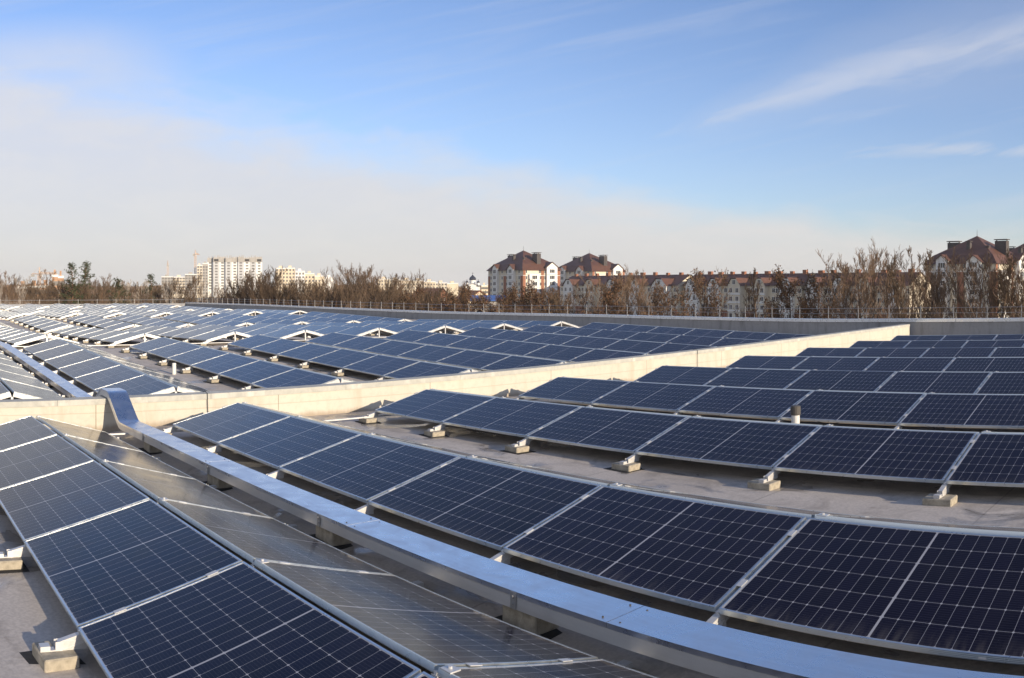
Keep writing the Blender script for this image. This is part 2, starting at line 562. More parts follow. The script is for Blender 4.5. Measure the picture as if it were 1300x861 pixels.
VP = 32.0                           # the far parapet stands here
m = MB()
us = [k[0] for k in KN]
for a, b in zip(us, us[1:]):
    vv = [-14, 3.0, 3.9, VP + 0.4] if a > -14 else [-14, VP + .4]
    for v0, v1 in zip(vv, vv[1:]):
        d0, d1 = (dip(v0), dip(v1)) if a > -14 else (0, 0)
        m.quad((a, v0, zr(a) + d0), (b, v0, zr(b) + d0), (b, v1, zr(b) + d1), (a, v1, zr(a) + d1))
tag(put('flat_roof', m.mesh('flat_roof', M_ROOF)), kind='structure')

GZ = -13.0
m = MB()
RG = 3000
ring = [(RG * math.cos(2 * math.pi * k / 64), RG * math.sin(2 * math.pi * k / 64), GZ) for k in range(64)]
m.poly(ring)
tag(put('ground', m.mesh('ground', M_GROUND)), kind='structure')

# the cream wall between the two halves of the roof
U0, U1 = -13.10, -12.85


def ztop(v):
    return -1.762 + (v - 2.2) * 0.0068


cw_ = thing('parapet_wall', 'low cream rendered wall with a mottled coping that divides the roof', 'wall', (-12.97, 0, 0))
m = MB()
vs = [-10 + 2.5 * k for k in range(17)]
vs[-1] = VP - 0.3
for a, b in zip(vs, vs[1:]):
    za, zb = ztop(a) - 0.085, ztop(b) - 0.085
    x0, x1 = U0 + 12.97, U1 + 12.97
    m.quad((x1, a, -2.6), (x1, b, -2.6), (x1, b, zb), (x1, a, za))
    m.quad((x0, b, -2.6), (x0, a, -2.6), (x0, a, za), (x0, b, zb))
    m.quad((x0, a, za), (x1, a, za), (x1, b, zb), (x0, b, zb))
m.quad((x0, vs[-1], -2.6), (x1, vs[-1], -2.6), (x1, vs[-1], zb), (x0, vs[-1], zb))
put('wall_face', m.mesh('wall_face', M_CREAM), cw_)
m = MB()
for a, b in zip(vs, vs[1:]):
    za, zb = ztop(a), ztop(b)
    x0, x1 = U0 + 12.97 - 0.015, U1 + 12.97 + 0.018
    b2 = b - 0.004
    for (p, q) in (((x1, 0), (x0, 0)),):
        m.quad((x1, a, za - 0.088), (x1, b2, zb - 0.088), (x1, b2, zb), (x1, a, za))
        m.quad((x0, b2, zb - 0.088), (x0, a, za - 0.088), (x0, a, za), (x0, b2, zb))
        m.quad((x0, a, za), (x1, a, za), (x1, b2, zb), (x0, b2, zb))
        m.quad((x1, a, za - 0.088), (x0, a, za - 0.088), (x0, b2, zb - 0.088), (x1, b2, zb - 0.088))
        m.quad((x0, a, za - 0.088), (x1, a, za - 0.088), (x1, a, za), (x0, a, za))
        m.quad((x1, b2, zb - 0.088), (x0, b2, zb - 0.088), (x0, b2, zb), (x1, b2, zb))
put('coping', m.mesh('coping', M_COPE), cw_)
for v in (4.93, 17.5):
    m = MB()
    x1 = U1 + 12.97 + 0.03
    m.tube([(x1 - 0.12, v - .03, ztop(v) + 0.02), (x1 - .05, v - 0.02, ztop(v) + 0.035), (x1, v, ztop(v) + 0.005), (x1, v + 0.01, ztop(v) - 0.3), (x1, v, -2.3)], 0.006, 5)
    put('lightning_wire', m.mesh('lightning_wire', M_CABLE), cw_)

# the far grey parapet
PK = [(16, -1.15), (-8.2, -1.27), (-17.8, -1.45), (-29.7, -1.50), (-43, -1.66), (-70, -1.74), (-90, -1.92)]
fp = thing('roof_parapet', 'long grey concrete parapet closing the far edge of the roof', 'wall', (0, VP, 0))
m, c = MB(), MB()


def zp(u):
    for (a, za), (b, zb) in zip(PK, PK[1:]):
        if b <= u <= a:
            return za + (zb - za) * (u - a) / (b - a)
    return PK[-1][1]


uu = []
u = 16.0
while u > -90:
    uu.append(u)
    u -= 3.0
uu.append(-90.0)
for a, b in zip(uu, uu[1:]):
    za, zb = zp(a), zp(b)
    m.quad((b, 0, -13), (a, 0, -13), (a, 0, za - .12), (b, 0, zb - .12))
    m.quad((a, .35, -13), (b, .35, -13), (b, .35, zb - .12), (a, .35, za - .12))
    g = 0.012
    b = b + g
    c.quad((b, -.05, zb - .125), (a, -.05, za - .125), (a, -.05, za), (b, -.05, zb))
    c.quad((b, -.05, zb), (a, -.05, za), (a, .40, za), (b, .40, zb))
    c.quad((a, .40, za - .125), (b, .40, zb - .125), (b, .40, zb), (a, .40, za))
    c.quad((a, -.05, za - .125), (b, -.05, zb - .125), (b, .40, zb - .125), (a, .40, za - .125))
put('wall_face', m.mesh('wall_face', M_GREYWALL), fp)
put('coping', c.mesh('coping', M_ZINC), fp)

rl = thing('roof_railing', 'thin steel post and wire railing along the far parapet', 'railing', (0, VP + 0.30, 0))
pm = MB()
pm.box(-.011, .011, -.011, .011, -.06, .46)
pm.box(-.06, .06, -.05, .05, -.06, -.05)
pme = pm.mesh('railing_post', M_STEEL)
u = 14.0
k = 0
w1, w2 = [], []
while u > -88:
    w1.append((u, 0, zp(u) + .43))
    w2.append((u, 0, zp(u) + .22))
    if k < 76:
        put('post', pme, rl, (u, 0, zp(u) + 0.06))
    u -= 1.4
    k += 1
m = MB()
m.tube(w1, 0.009, 4)
m.tube(w2, 0.007, 4)
put('wire', m.mesh('wire', M_STEEL), rl)
lk = thing('roof_kerb', 'low pale kerb with short posts at the left end of the far roof', 'kerb', (-90, 0, 0))
m = MB()
m.box(-.2, .2, -8, VP - .002, -2.6, -2.03)
put('wall_face', m.mesh('kerb_face', M_GREYWALL), lk)
m = MB()
for k in range(15):
    m2 = MB()
for k in range(14):
    put('post', pme, lk, (0, 3 + 2.1 * k, -1.98))
m.tube([(0, 2, -1.62), (0, VP - .2, -1.62)], 0.02, 4)
put('wire', m.mesh('wire', M_STEEL), lk)

# ------------------------------------------------------------------ solar arrays
P = 1.80
TILT = R(14.6)
GAP = 0.076                         # between the two slopes at the ridge
CT, ST = PW * math.cos(TILT), PW * math.sin(TILT)
H0 = 0.190                          # low edge above the roof
FB = 0.011                          # frame lip


def frame_mb():
    f = MB()
    t = 0.0012
    d = 0.032
    x0, x1, y0, y1 = 0, PL, 0, PW
    # lips
    for (a, b, c_, e_) in ((x0, x1, y0, y0 + FB), (x0, x1, y1 - FB, y1), (x0, x0 + FB, y0 + FB, y1 - FB), (x1 - FB, x1, y0 + FB, y1 - FB)):
        f.box(a, b, c_, e_, -d, t)
    # drawn ribs on the outer faces
    f.box(1.46, 1.50, y0 - .0026, y0 - .0018, -.024, -.010, 1)
    for z in (-0.026, -0.017, -0.008):
        f.box(x0 + .002, x1 - .002, y0 - .0016, y0, z - .0022, z + .0022)
        f.box(x0 + .002, x1 - .002, y1, y1 + .0016, z - .0022, z + .0022)
    # inner return flange
    f.box(x0 + FB, x1 - FB, y0 + FB, y0 + .03, -d, -d + .002)
    f.box(x0 + FB, x1 - FB, y1 - .03, y1 - FB, -d, -d + .002)
    return f


gm = MB()
gm.box(FB, PL - FB, FB, PW - FB, -.006, -.0012)
gm.mi[0] = 1
GLASS_ME = gm.mesh('solar_panel', [M_CELL, M_BACK])
FRAME_ME = frame_mb().mesh('frame', [M_ALU, M_BACK])
rm = MB()                           # rail: runs up the slope below a joint, with a cap strip in the joint
rm.box(-.022, .022, -.13, PW + .005, -.083, -.0365)
rm.box(-.030, .030, -.13, PW + .005, -.087, -.0835)
rm.box(-.010, .010, -.004, PW + .002, -.0365, -.0200)
for yy in (.22, .80):
    rm.box(-.019, .019, yy, yy + .07, .0016, .0050)
RAIL_ME = rm.mesh('rail', M_RAIL)
bk = MB()                           # bracket between block and rail
bk.box(-.026, .026, -.215, .05, .076, .082)
bk.box(-.026, -.0215, -.13, .05, .082, .125)
bk.box(.0215, .026, -.13, .05, .082, .125)
bk.box(-.030, .030, -.215, -.16, .0825, .106)
bk.tube([(0, -.10, .082), (0, -.10, .098)], .012, 6)
BRACKET_ME = bk.mesh('bracket', M_RAIL)
bl = MB()
bl.box(-.135, .135, -.225, -.025, .012, .076, ch=.008)
BLOCK_ME = bl.mesh('ballast_block', M_BLOCK)
mt_ = MB()
mt_.box(-.185, .185, -.275, .015, .0015, .0115)
MAT_ME = mt_.mesh('rubber_mat', M_RUBBER)
br = MB()
br.box(-.02, .02, 0, 2 * CT + GAP, .080, .1)
BASE_ME = br.mesh('base_rail', M_RAIL)
br = MB()
br.box(-.02, .02, -1.0, 2 * CT + GAP, .080, .1)
BASE2_ME = br.mesh('base_rail', M_RAIL)
sp_ = MB()
sp_.box(-.02, .02, -.02, .02, .1005, H0 + ST - .09)
POST_ME = sp_.mesh('ridge_post', M_RAIL)
cl = MB()
cl.box(-.035, .035, -.028, .028, 0, .006)
cl.tube([(0, 0, .006), (0, 0, .016)], .009, 6)
CLIP_ME = cl.mesh('ridge_clip', M_RAIL)

rng = random.Random(5)


def jit(a):
    return rng.uniform(-a, a)


def make_array(label, group, u0, v0, n, hd=0.0, frames=True, rear_blocks=True, base_n=0):
    u1 = u0 + n * P
    s = (zr(u1) - zr(u0)) / (u1 - u0)
    root = thing('solar_array', label, 'solar array', (u0, v0, zr(u0) + (dip(v0) if u0 > -14 else 0)), (0, -math.atan(s), hd), group)
    ro = TILT
    for k in range(n):
        x = k * P + (P - PL) / 2
        for side in (0, 1):
            if side == 0:
                loc, rot = (x, jit(.002), H0 + jit(.0015)), (ro + jit(.003), jit(.0012), jit(.0008))
            else:
                loc, rot = (x + PL, 2 * CT + GAP + jit(.002), H0 + jit(.0015)), (ro + jit(.003), jit(.0012), math.pi + jit(.0008))
            p = put('solar_panel', GLASS_ME, root, loc, rot)
            put('frame', FRAME_ME, p)
    for k in range(n + 1):
        x = k * P
        if k == 0:
            x += .012
        if k == n:
            x -= .012
        put('mounting_rail', RAIL_ME, root, (x, 0, H0), (ro, 0, 0))
        put('mounting_rail', RAIL_ME, root, (x, 2 * CT + GAP, H0), (ro, 0, math.pi))
        for side in (0, 1):
            if side and not rear_blocks:
                continue
            y, rz_ = (0, 0) if side == 0 else (2 * CT + GAP, math.pi)
            put('bracket', BRACKET_ME, root, (x, y, 0), (0, 0, rz_))
            b = put('ballast_block', BLOCK_ME, root, (x + jit(.02), y, 0), (0, 0, rz_ + jit(.13)))
            if frames:
                put('rubber_mat', MAT_ME, b, (jit(.02), jit(.01), 0), (0, 0, jit(.08)))
        if frames and k < n:
            put('ridge_clip', CLIP_ME, root, (x + .06, CT + GAP + .025, H0 + ST - .004))
    for k, x in enumerate((.02, n * P - .02)):
        put('base_rail', BASE2_ME if k == base_n else BASE_ME, root, (x, 0, 0))
        put('ridge_post', POST_ME, root, (x, CT + GAP / 2, 0))
    return root


RIGHT = [('nearest solar array, running down the lower left corner with both slopes showing', -11.86, 0.929, 0.013, 8),
         ('large solar array behind the metal cable tray in the foreground', -11.66, 3.876 + .07, -0.014, 8),
         ('solar array on visible concrete blocks across the bare roof strip', -11.59, 7.30, -0.006, 8),
         ('solar array right behind the short capped vent pipe', -11.52, 10.30, -0.003, 7),
         ('fifth solar array from the front on the near side of the cream wall', -11.46, 13.356, -0.001, 6),
         ('sixth solar array from the front on the near side of the cream wall', -11.44, 16.572, 0, 6),
         ('seventh solar array from the front on the near side of the cream wall', -11.42, 19.7, 0, 6),
         ('eighth solar array from the front, last but one before the grey parapet', -11.42, 22.9, 0, 6),
         ('last solar array near side of the cream wall, right below the grey parapet', -11.42, 26.0, 0, 6)]
for lab, u0, v0, hd, n in RIGHT:
    root = make_array(lab, 'long dark panel rows on the near side of the cream wall', u0, v0, n, hd)
    if v0 < 12:
        for k in range(n):
            x0 = k * P + rng.uniform(.2, .9)
            ln, sag, y0 = rng.uniform(.35, .8), rng.uniform(.03, .075), rng.uniform(.05, .22)
            cm = MB()
            cm.tube([(x0 + ln * q / 8, y0 + .03 * math.sin(q), H0 - .035 + .24 * y0 - sag * 4 * (q / 8) * (1 - q / 8)) for q in range(9)], .0045, 5)
            put('panel_cable', cm.mesh('panel_cable', M_CABLE), root)
ROWV = [0.95, 3.85, 7.09, 10.282, 13.01, 16.088, 19.17, 22.25, 25.55]
COLU = [(-14.17, 6), (-26.85, 6), (-39.1, 6), (-51.75, 6), (-64.4, 6), (-77.1, 6)]
# sequence of colours of the hand: rows are counted away from the tray
for ci, (ue, n) in enumerate(COLU):
    for ri, v in enumerate(ROWV):
        vr = v + CT
        if vr / abs(ue) < 0.062:
            continue
        u0 = ue - n * P
        where = 'against the cream wall' if ci == 0 else '%s block past the cream wall' % ORD[ci]
        row = 'in front of the tray' if ri == 0 else '%s row behind the tray' % ORD[ri - 1]
        make_array('tent-shaped array, %s, %s' % (where, row), 'six-panel arrays beyond the cream wall', u0 + jit(.05), v + jit(.03), n, jit(.002), base_n=1, frames=(ci < 2), rear_blocks=(ci < 1))

# ------------------------------------------------------------------ cable tray
TV0, TV1 = 3.27, 3.575
TC = (TV0 + TV1) / 2
tray = thing('cable_tray', 'galvanised cable tray with a wide flat lid that climbs over the cream wall', 'cable tray', (0, TC, 0))
HW = (TV1 - TV0) / 2
TH = 0.198
def rounded(pts, d=.085, n=4):
    out = [pts[0]]
    for a, b, c in zip(pts, pts[1:], pts[2:]):
        a, b, c = Vector(a), Vector(b), Vector(c)
        p, q = b + (a - b).normalized() * d, b + (c - b).normalized() * d
        for k in range(n + 1):
            t = k / n
            out.append(tuple(p * (1 - t) ** 2 + b * 2 * t * (1 - t) + q * t * t))
    return out + [pts[-1]]


BEND = rounded([(-11.8, zr(-11.8) + TH), (-12.1, zr(-12.1) + TH), (-12.76, -1.635), (-13.24, -1.635), (-13.95, zr(-13.95) + TH), (-14.4, zr(-14.4) + TH)])
path = [(6.0, zr(6) + TH), (0, zr(0) + TH), *BEND, (-26, zr(-26) + TH), (-39, zr(-39) + TH), (-50, zr(-50) + TH)]


def sweep(pts, y0, y1, top, bot, close=True):
    """a box section swept along x/z with mitred corners; top and bot are offsets along the local normal"""
    mm = MB()
    sec = []
    for k, (x, z) in enumerate(pts):
        p = Vector((x, z))
        a = (p - Vector(pts[k - 1])).normalized() if k else None
        b = (Vector(pts[k + 1]) - p).normalized() if k < len(pts) - 1 else None
        a = a or b
        b = b or a
        na, nb = Vector((a.y, -a.x)), Vector((b.y, -b.x))
        nn = (na + nb).normalized()
        sc = 1 / max(.4, nn.dot(na))
        if nn.y < 0:
            nn = -nn
        q = lambda o: (p.x + nn.x * o * sc, p.y + nn.y * o * sc)
        sec.append((q(top), q(bot)))
    for (t0, b0), (t1, b1) in zip(sec, sec[1:]):
        mm.quad((t0[0], y0, t0[1]), (t0[0], y1, t0[1]), (t1[0], y1, t1[1]), (t1[0], y0, t1[1]))
        mm.quad((b0[0], y1, b0[1]), (b0[0], y0, b0[1]), (b1[0], y0, b1[1]), (b1[0], y1, b1[1]))
        mm.quad((b0[0], y0, b0[1]), (t0[0], y0, t0[1]), (t1[0], y0, t1[1]), (b1[0], y0, b1[1]))
        mm.quad((t0[0], y1, t0[1]), (b0[0], y1, b0[1]), (b1[0], y1, b1[1]), (t1[0], y1, t1[1]))
    for (t0, b0) in (sec[0], sec[-1]):
        mm.quad((t0[0], y0, t0[1]), (t0[0], y1, t0[1]), (b0[0], y1, b0[1]), (b0[0], y0, b0[1]))
    return mm


put('tray_channel', sweep(path, -HW + .006, HW - .006, -.006, -.105).mesh('tray_channel', M_ZINCSIDE), tray)
# lid sections, each a sheet with turned-down edges
sm = MB()
sm.tube([(0, 0, -.001), (0, 0, .004)], .006, 6)
SCREW = sm.mesh('screw', M_CAP)
cuts = [6.0, 2.9, -0.35, -2.98, -5.6, -8.6, -11.4]
for a, b in zip(cuts, cuts[1:]):
    za, zb = zr(a) + TH + jit(.002), zr(b) + TH + jit(.002)
    mm = sweep([(a, za), (b + .004, zb)], -HW, HW, 0, -.005)
    for sgn in (-1, 1):
        y = sgn * HW
        s2 = sweep([(a, za), (b + .004, zb)], min(y, y - sgn * .004), max(y, y - sgn * .004), -.0052, -.028)
        off = len(mm.v)
        mm.v += s2.v
        mm.f += [tuple(i + off for i in f) for f in s2.f]
        mm.mi += s2.mi
    lid = put('tray_lid', mm.mesh('tray_lid', M_ZINC), tray)
    for yy in (-.11, .11):
        for xx, zz in ((a - .06, za), (b + .06, zb)):
            put('screw', SCREW, lid, (xx, yy, zz))
bend = [(-11.404, zr(-11.4) + TH)] + BEND + [(-15.0, zr(-15) + TH)]
put('tray_lid', sweep(bend, -HW, HW, 0, -.028).mesh('tray_lid', M_ZINC), tray)
for a, b in ((-15.004, -20), (-20.004, -26)):
    put('tray_lid', sweep([(a, zr(a) + TH), (b, zr(b) + TH)], -HW, HW, 0, -.028).mesh('tray_lid', M_ZINC), tray)
put('tray_lid', sweep([(-26.004, zr(-26) + TH), (-39, zr(-39) + TH), (-50, zr(-50) + TH)], -HW, HW, 0, -.028).mesh('tray_lid', M_ZINC), tray)
cp = MB()
cp.box(-.022, .022, -.004, 0, -.10, -.004)
cp.tube([(0, -.004, -.03), (0, -.012, -.03)], .010, 6)
cp.tube([(0, -.004, -.07), (0, -.010, -.07)], .006, 6)
cpm = cp.mesh('coupling', M_STEEL)
tb = MB()
tb.box(-.15, .15, -.095, .095, .012, .135, ch=.008)
tbm = tb.mesh('support_block', M_BLOCK)
tm = MB()
tm.box(-.22, .22, -.15, .15, .0015, .0115)
tmm = tm.mesh('rubber_mat', M_RUBBER)
for u in (1.0, -1.3, -3.72, -6.05, -8.5, -10.9, -15.5, -18, -20.5, -23):
    b = put('support_block', tbm, tray, (u, 0, zr(u) + (dip(TC) if u > -13 else 0)), (0, 0, jit(.08)))
    put('rubber_mat', tmm, b)
    if u < 5:
        put('coupling', cpm, tray, (u + .02, -HW, zr(u) + TH))

# vent pipes
vp = thing('vent_pipe', 'short pale vent pipe with a dark cap between two arrays on the right', 'pipe', (0, 0, 0))
a = az(1010)
vp.location = (9.78 * math.tan(a), 9.78, zr(9.78 * math.tan(a)))
m = MB()
m.lathe([(.055, 0), (.055, .33)], 16)
put('pipe', m.mesh('pipe', M_PIPE), vp)
m = MB()
m.lathe([(.062, .31), (.068, .32), (.068, .42), (.06, .43), (.02, .435)], 16)
put('pipe_cap', m.mesh('pipe_cap', M_CAP), vp)
a = az(221)
vq = thing('vent_pipe', 'thin white pipe stub on the open roof beyond the cream wall', 'pipe', (6.6 * math.tan(a), 6.6, zr(6.6 * math.tan(a))))
m = MB()
m.lathe([(.05, 0), (.05, .26), (.045, .27), (.02, .272)], 14)
put('pipe', m.mesh('pipe', M_PIPE), vq)
# a loose pair of base rails on the roof by the wall

# ------------------------------------------------------------------ buildings beyond the roof
BROT = R(-11)                       # the town stands almost square to the roof


def windows(root, me, X, Z, place):
    for x in X:
        for z in Z:
            loc, rz_ = place(x, z)
            put('window', me, root, loc, (0, 0, rz_))


def window_mesh(name, w, h, bars=1, frame=M_WHITEP, fr=.12):
    """x across, y outwards (-y is out), origin at the sill"""
    q = MB()
    q.box(-w / 2, w / 2, -.03, .05, 0, h, 1)
    for (a, b) in ((-w / 2 - fr, -w / 2), (w / 2, w / 2 + fr)):
        q.box(a, b, -.10, .05, -fr, h + fr, 0)
    q.box(-w / 2, w / 2, -.10, .05, -fr, 0, 0)
    q.box(-w / 2, w / 2, -.10, .05, h, h + fr, 0)
    for k in range(bars):
        x = -w / 2 + w * (k + 1) / (bars + 1)
        q.box(x - fr / 2, x + fr / 2, -.08, -.03, 0, h, 0)
    return q.mesh(name, [frame, M_PANE])


WIN = window_mesh('window', 1.35, 1.5)
WINB = window_mesh('window', 2.6, 1.6, 2)


def gable_roof(q, cx, y0, y1, half, z0, rise, over=.5, mi=0):
    """ridge along y"""
    a, b = cx - half - over, cx + half + over
    dz = rise * over / half
    zz = z0 - dz
    for (p, s) in ((a, 1), (b, -1)):
        pts = [(p, y0, zz), (p, y1, zz), (cx, y1, z0 + rise), (cx, y0, z0 + rise)]
        if s < 0:
            pts.reverse()
        q.poly(pts, mi)
        q.poly([(x, y, z - .25) for x, y, z in reversed(pts)], mi)
        q.quad((p, y0, zz - .25), (p, y0, zz), (cx, y0, z0 + rise), (cx, y0, z0 + rise - .25), mi)
    q.quad((a, y0, zz - .25), (a, y1, zz - .25), (a, y1, zz), (a, y0, zz), mi)
    q.quad((b, y0, zz - .25), (b, y1, zz - .25), (b, y1, zz), (b, y0, zz), mi)


def bay(root, face, c, w, depth, z1, W, D, gable=True, floors=7):
    """a projecting white balcony stack; face 0 looks along -y, face 1 along +x"""
    M = Matrix.Identity(4) if face == 0 else Matrix.Translation((W, 0, 0)) @ Matrix.Rotation(R(90), 4, 'Z')
    q = MB()
    if face == 0:
        q.box(c - w / 2, c + w / 2, -depth, -.01, 0, z1, 0)
        if gable:
            q.poly([(c - w / 2, -depth, z1), (c + w / 2, -depth, z1), (c, -depth, z1 + w * .30)], 0)
    else:
        q.box(c - w / 2, c + w / 2, -depth, -.01, 0, z1, 0, M)
        if gable:
            q.poly([tuple(M @ Vector(p)) for p in ((c - w / 2, -depth, z1), (c + w / 2, -depth, z1), (c, -depth, z1 + w * .30))], 0)
    put('balcony_bay', q.mesh('balcony_bay', M_WHITEP), root)
    if gable:
        g = MB()
        gable_roof(g, c, -depth - .5, 6.0, w / 2, z1, w * .36)
        o = put('bay_roof', g.mesh('bay_roof', M_ROOFTILE), root)
        if face:
            o.matrix_local = M
    for f in range(1, int(z1 // 3)):
        p = Vector((c, -depth, f * 3 + .9))
        if face:
            p = M @ p
        put('window', WINB, root, p, (0, 0, 0 if face == 0 else R(90)))
        s = MB()
        s.box(-w / 2 - .1, w / 2 + .1, -.12, .02, -.95, -.8, 0)
        put('balcony_ledge', LEDGE.setdefault(w, s.mesh('balcony_ledge', M_BRICK if False else M_GREYP)), root, p, (0, 0, 0 if face == 0 else R(90)))


LEDGE = {}


def hip_tower(label, px_corner, r, W, D, wing=False):
    """seven storeys under a steep brown pyramid roof; origin at the corner of the two faces we see (-y and +x), x from 0 to W"""
    x, y = at(px_corner, r)
    root = thing('apartment_tower', label, 'apartment block', (x, y, GZ), (0, 0, BROT), 'steep brown-roofed apartment towers')
    off = Vector((-W, 0, 0))
    EZ = 20.6
    q = MB()
    q.box(0, W, 0, D, 0, EZ, 0)
    sub = put('wall', q.mesh('wall', M_PLASTER), root, off)
    # brick pilasters and ground storey
    for (a, b, face) in ((.0, 2.0, 0), (W * .46, W * .46 + 2.6, 0), (W - 2.2, W, 0), (0, 1.4, 1), (D * .48, D * .48 + 1.6, 1), (D - 1.5, D, 1)):
        p = MB()
        if face == 0:
            p.box(a + .01, b - .01, -.14, -.003, 0, EZ - 3.2)
        else:
            p.box(W + .003, W + .14, a + .01, b - .01, 0, EZ - .4)
        put('brick_pilaster', p.mesh('brick_pilaster', M_BRICK), root, off)
    p = MB()
    p.box(-.16, W + .16, -.16, D, EZ - 3.1, EZ - 2.9)
    put('string_course', p.mesh('string_course', M_WHITEP), root, off)

    def sub_bay(face, c, w, depth, z1, gable):
        before = set(o.name for o in root.children)
        bay(root, face, c, w, depth, z1, W, D, gable)
        for o in root.children:
            if o.name not in before:
                o.location = Vector(o.location) + off
    sub_bay(0, W * .26, 4.6, 1.3, EZ + 1.2, True)
    sub_bay(0, W * .72, 5.6, 1.5, EZ + .5, True)
    sub_bay(1, D * .27, 5.6, 1.3, EZ - 2.5, False)
    sub_bay(1, D * .74, 6.0, 1.4, EZ + 1.4, True)
    for fx in (W * .09, W * .42, W * .55, W * .90):
        for f in range(1, 7):
            put('window', WIN, root, off + Vector((fx, -.02, f * 3 + .75)))
    for fy in (D * .07, D * .45, D * .57, D * .92):
        for f in range(1, 7):
            put('window', WIN, root, off + Vector((W + .02, fy, f * 3 + .75)), (0, 0, R(90)))
    q = MB()
    ov = .9
    c = (W / 2, D / 2, EZ + 9.6)
    e = [(-ov, -ov, EZ - .5), (W + ov, -ov, EZ - .5), (W + ov, D + ov, EZ - .5), (-ov, D + ov, EZ - .5)]
    k1 = .80
    r1 = [(c[0] + (p[0] - c[0]) * k1, c[1] + (p[1] - c[1]) * k1, EZ + 2.6) for p in e]
    for a in range(4):
        b = (a + 1) % 4
        q.quad(e[a], e[b], r1[b], r1[a])
        q.tri(r1[a], r1[b], c)
    q.poly(list(reversed([(p[0], p[1], p[2] - .002) for p in e])))
    rf = put('roof', q.mesh('roof', M_ROOFTILE), root, off)
    q = MB()
    q.tube([(c[0], c[1], c[2] - .2), (c[0], c[1], c[2] + 2.2)], [.10, .04], 5)
    put('roof_finial', q.mesh('roof_finial', M_CHIM), rf)
    for (cx, cy, sx, sy, h) in ((W * .16, D * .5, 2.2, 1.1, 7.4), (W * .86, D * .5, 2.2, 1.1, 7.6), (W * .52, D * .22, .7, .7, 6.9), (W * .78, D * .24, .5, .5, 5.2)):
        q = MB()
        q.box(cx - sx, cx + sx, cy - sy, cy + sy, EZ, EZ + h)
        q.box(cx - sx - .25, cx + sx + .25, cy - sy - .25, cy + sy + .25, EZ + h + .35, EZ + h + .6)
        for ax in (-sx + .2, sx - .2):
            q.box(cx + ax - .15, cx + ax + .15, cy - .15, cy + .15, EZ + h + .002, EZ + h + .349)
        put('chimney', q.mesh('chimney', M_CHIM), rf)
    return root


hip_tower('sunlit cream apartment tower with steep brown roof, left one of the middle pair', 664, 405, 34, 21)
hip_tower('apartment tower with darker roof rising behind the long brown-roofed terrace', 752, 440, 35, 21)
hip_tower('large shaded apartment tower with brown roof at the right edge', 1264, 283, 27, 24)
xx, yy = at(1266, 283)
hip_tower('apartment tower cut by the right picture edge, behind the large shaded one', 1320, 330, 22, 22)


def terrace(label, pxa, pxb, v, secs, seed):
    """four storeys and an attic under a long brown roof with cross gables"""
    rr = random.Random(seed)
    ua, ub = v * math.tan(az(pxa)), v * math.tan(az(pxb))
    L = ub - ua
    root = thing('apartment_terrace', label, 'apartment block', (ua, v, GZ), (0, 0, R(-9)), 'four-storey terraces with brown roofs')
    D, EZ, RZ = 14.0, 13.2, 17.3
    q = MB()
    q.box(0, L, 0, D, 0, EZ)
    q.tri((0, D, EZ), (0, 0, EZ), (0, D / 2, RZ - .25))
    q.tri((L, 0, EZ), (L, D, EZ), (L, D / 2, RZ - .25))
    put('wall', q.mesh('wall', M_PLASTER), root)
    q = MB()
    q.box(.02, L - .02, -.12, -.003, 0, 3.4)
    put('brick_base', q.mesh('brick_base', M_BRICK), root)
    q = MB()
    q.quad((-.6, -.8, EZ - .4), (L + .6, -.8, EZ - .4), (L + .6, D / 2, RZ), (-.6, D / 2, RZ))
    q.quad((L + .6, D + .8, EZ - .4), (-.6, D + .8, EZ - .4), (-.6, D / 2, RZ), (L + .6, D / 2, RZ))
    rf = put('roof', q.mesh('roof', M_ROOFTILE), root)
    step = L / secs
    nw = 0
    for k in range(secs):
        c = step * (k + .5)
        w = min(8.5, step * .5) * rr.uniform(.9, 1.1)
        dp = rr.choice((1.6, 2.2, 2.8))
        q = MB()
        q.box(c - w / 2, c + w / 2, -dp, -.01, 0, EZ - .2, 0)
        q.poly([(c - w / 2, -dp, EZ - .2), (c + w / 2, -dp, EZ - .2), (c + w * .22, -dp, EZ + 2.1), (c - w * .22, -dp, EZ + 2.1)])
        put('gabled_bay', q.mesh('gabled_bay', [M_WHITEP if rr.random() < .7 else M_PLASTER]), root)
        g = MB()
        zt = EZ + 2.5
        for sg in (-1, 1):
            pts = [(c + sg * (w / 2 + .6), -dp - .5, EZ - .55), (c + sg * (w / 2 + .6), 5, EZ - .55), (c + sg * w * .2, 5, zt), (c + sg * w * .2, -dp - .5, zt)]
            g.poly(pts if sg < 0 else list(reversed(pts)))
        g.quad((c - w * .2, -dp - .5, zt), (c + w * .2, -dp - .5, zt), (c + w * .2, 6, zt + .4), (c - w * .2, 6, zt + .4))
        put('bay_roof', g.mesh('bay_roof', M_ROOFTILE), root)
        for f in range(4):
            for dx in (-w * .25, w * .25):
                if f < 3 or True:
                    put('window', WIN, root, (c + dx, -dp - .02, f * 3.1 + 1.0 + (1.1 if f == 4 else 0)))
                    nw += 1
            q = MB()
            q.box(c - w / 2 - .05, c + w / 2 + .05, -dp - .25, -dp - .12, f * 3.1 + .1, f * 3.1 + .75)
            put('balcony_ledge', q.mesh('balcony_ledge', M_WHITEP), root)
        put('window', WIN, root, (c, -dp - .02, EZ + .15))
        nw += 1
        for f in range(4):
            for dx in (-.43, .43):
                if nw < 98:
                    put('window', WIN, root, (c + dx * step, -.02, f * 3.1 + 1.0))
                    nw += 1
        for cx in (c - step * .32, c + step * .18):
            q = MB()
            hw = rr.uniform(.5, 1.1)
            q.box(cx - hw, cx + hw, D / 2 - .6, D / 2 + .6, RZ - 1.5, RZ + rr.uniform(.7, 1.2))
            put('chimney', q.mesh('chimney', M_BRICK), rf)


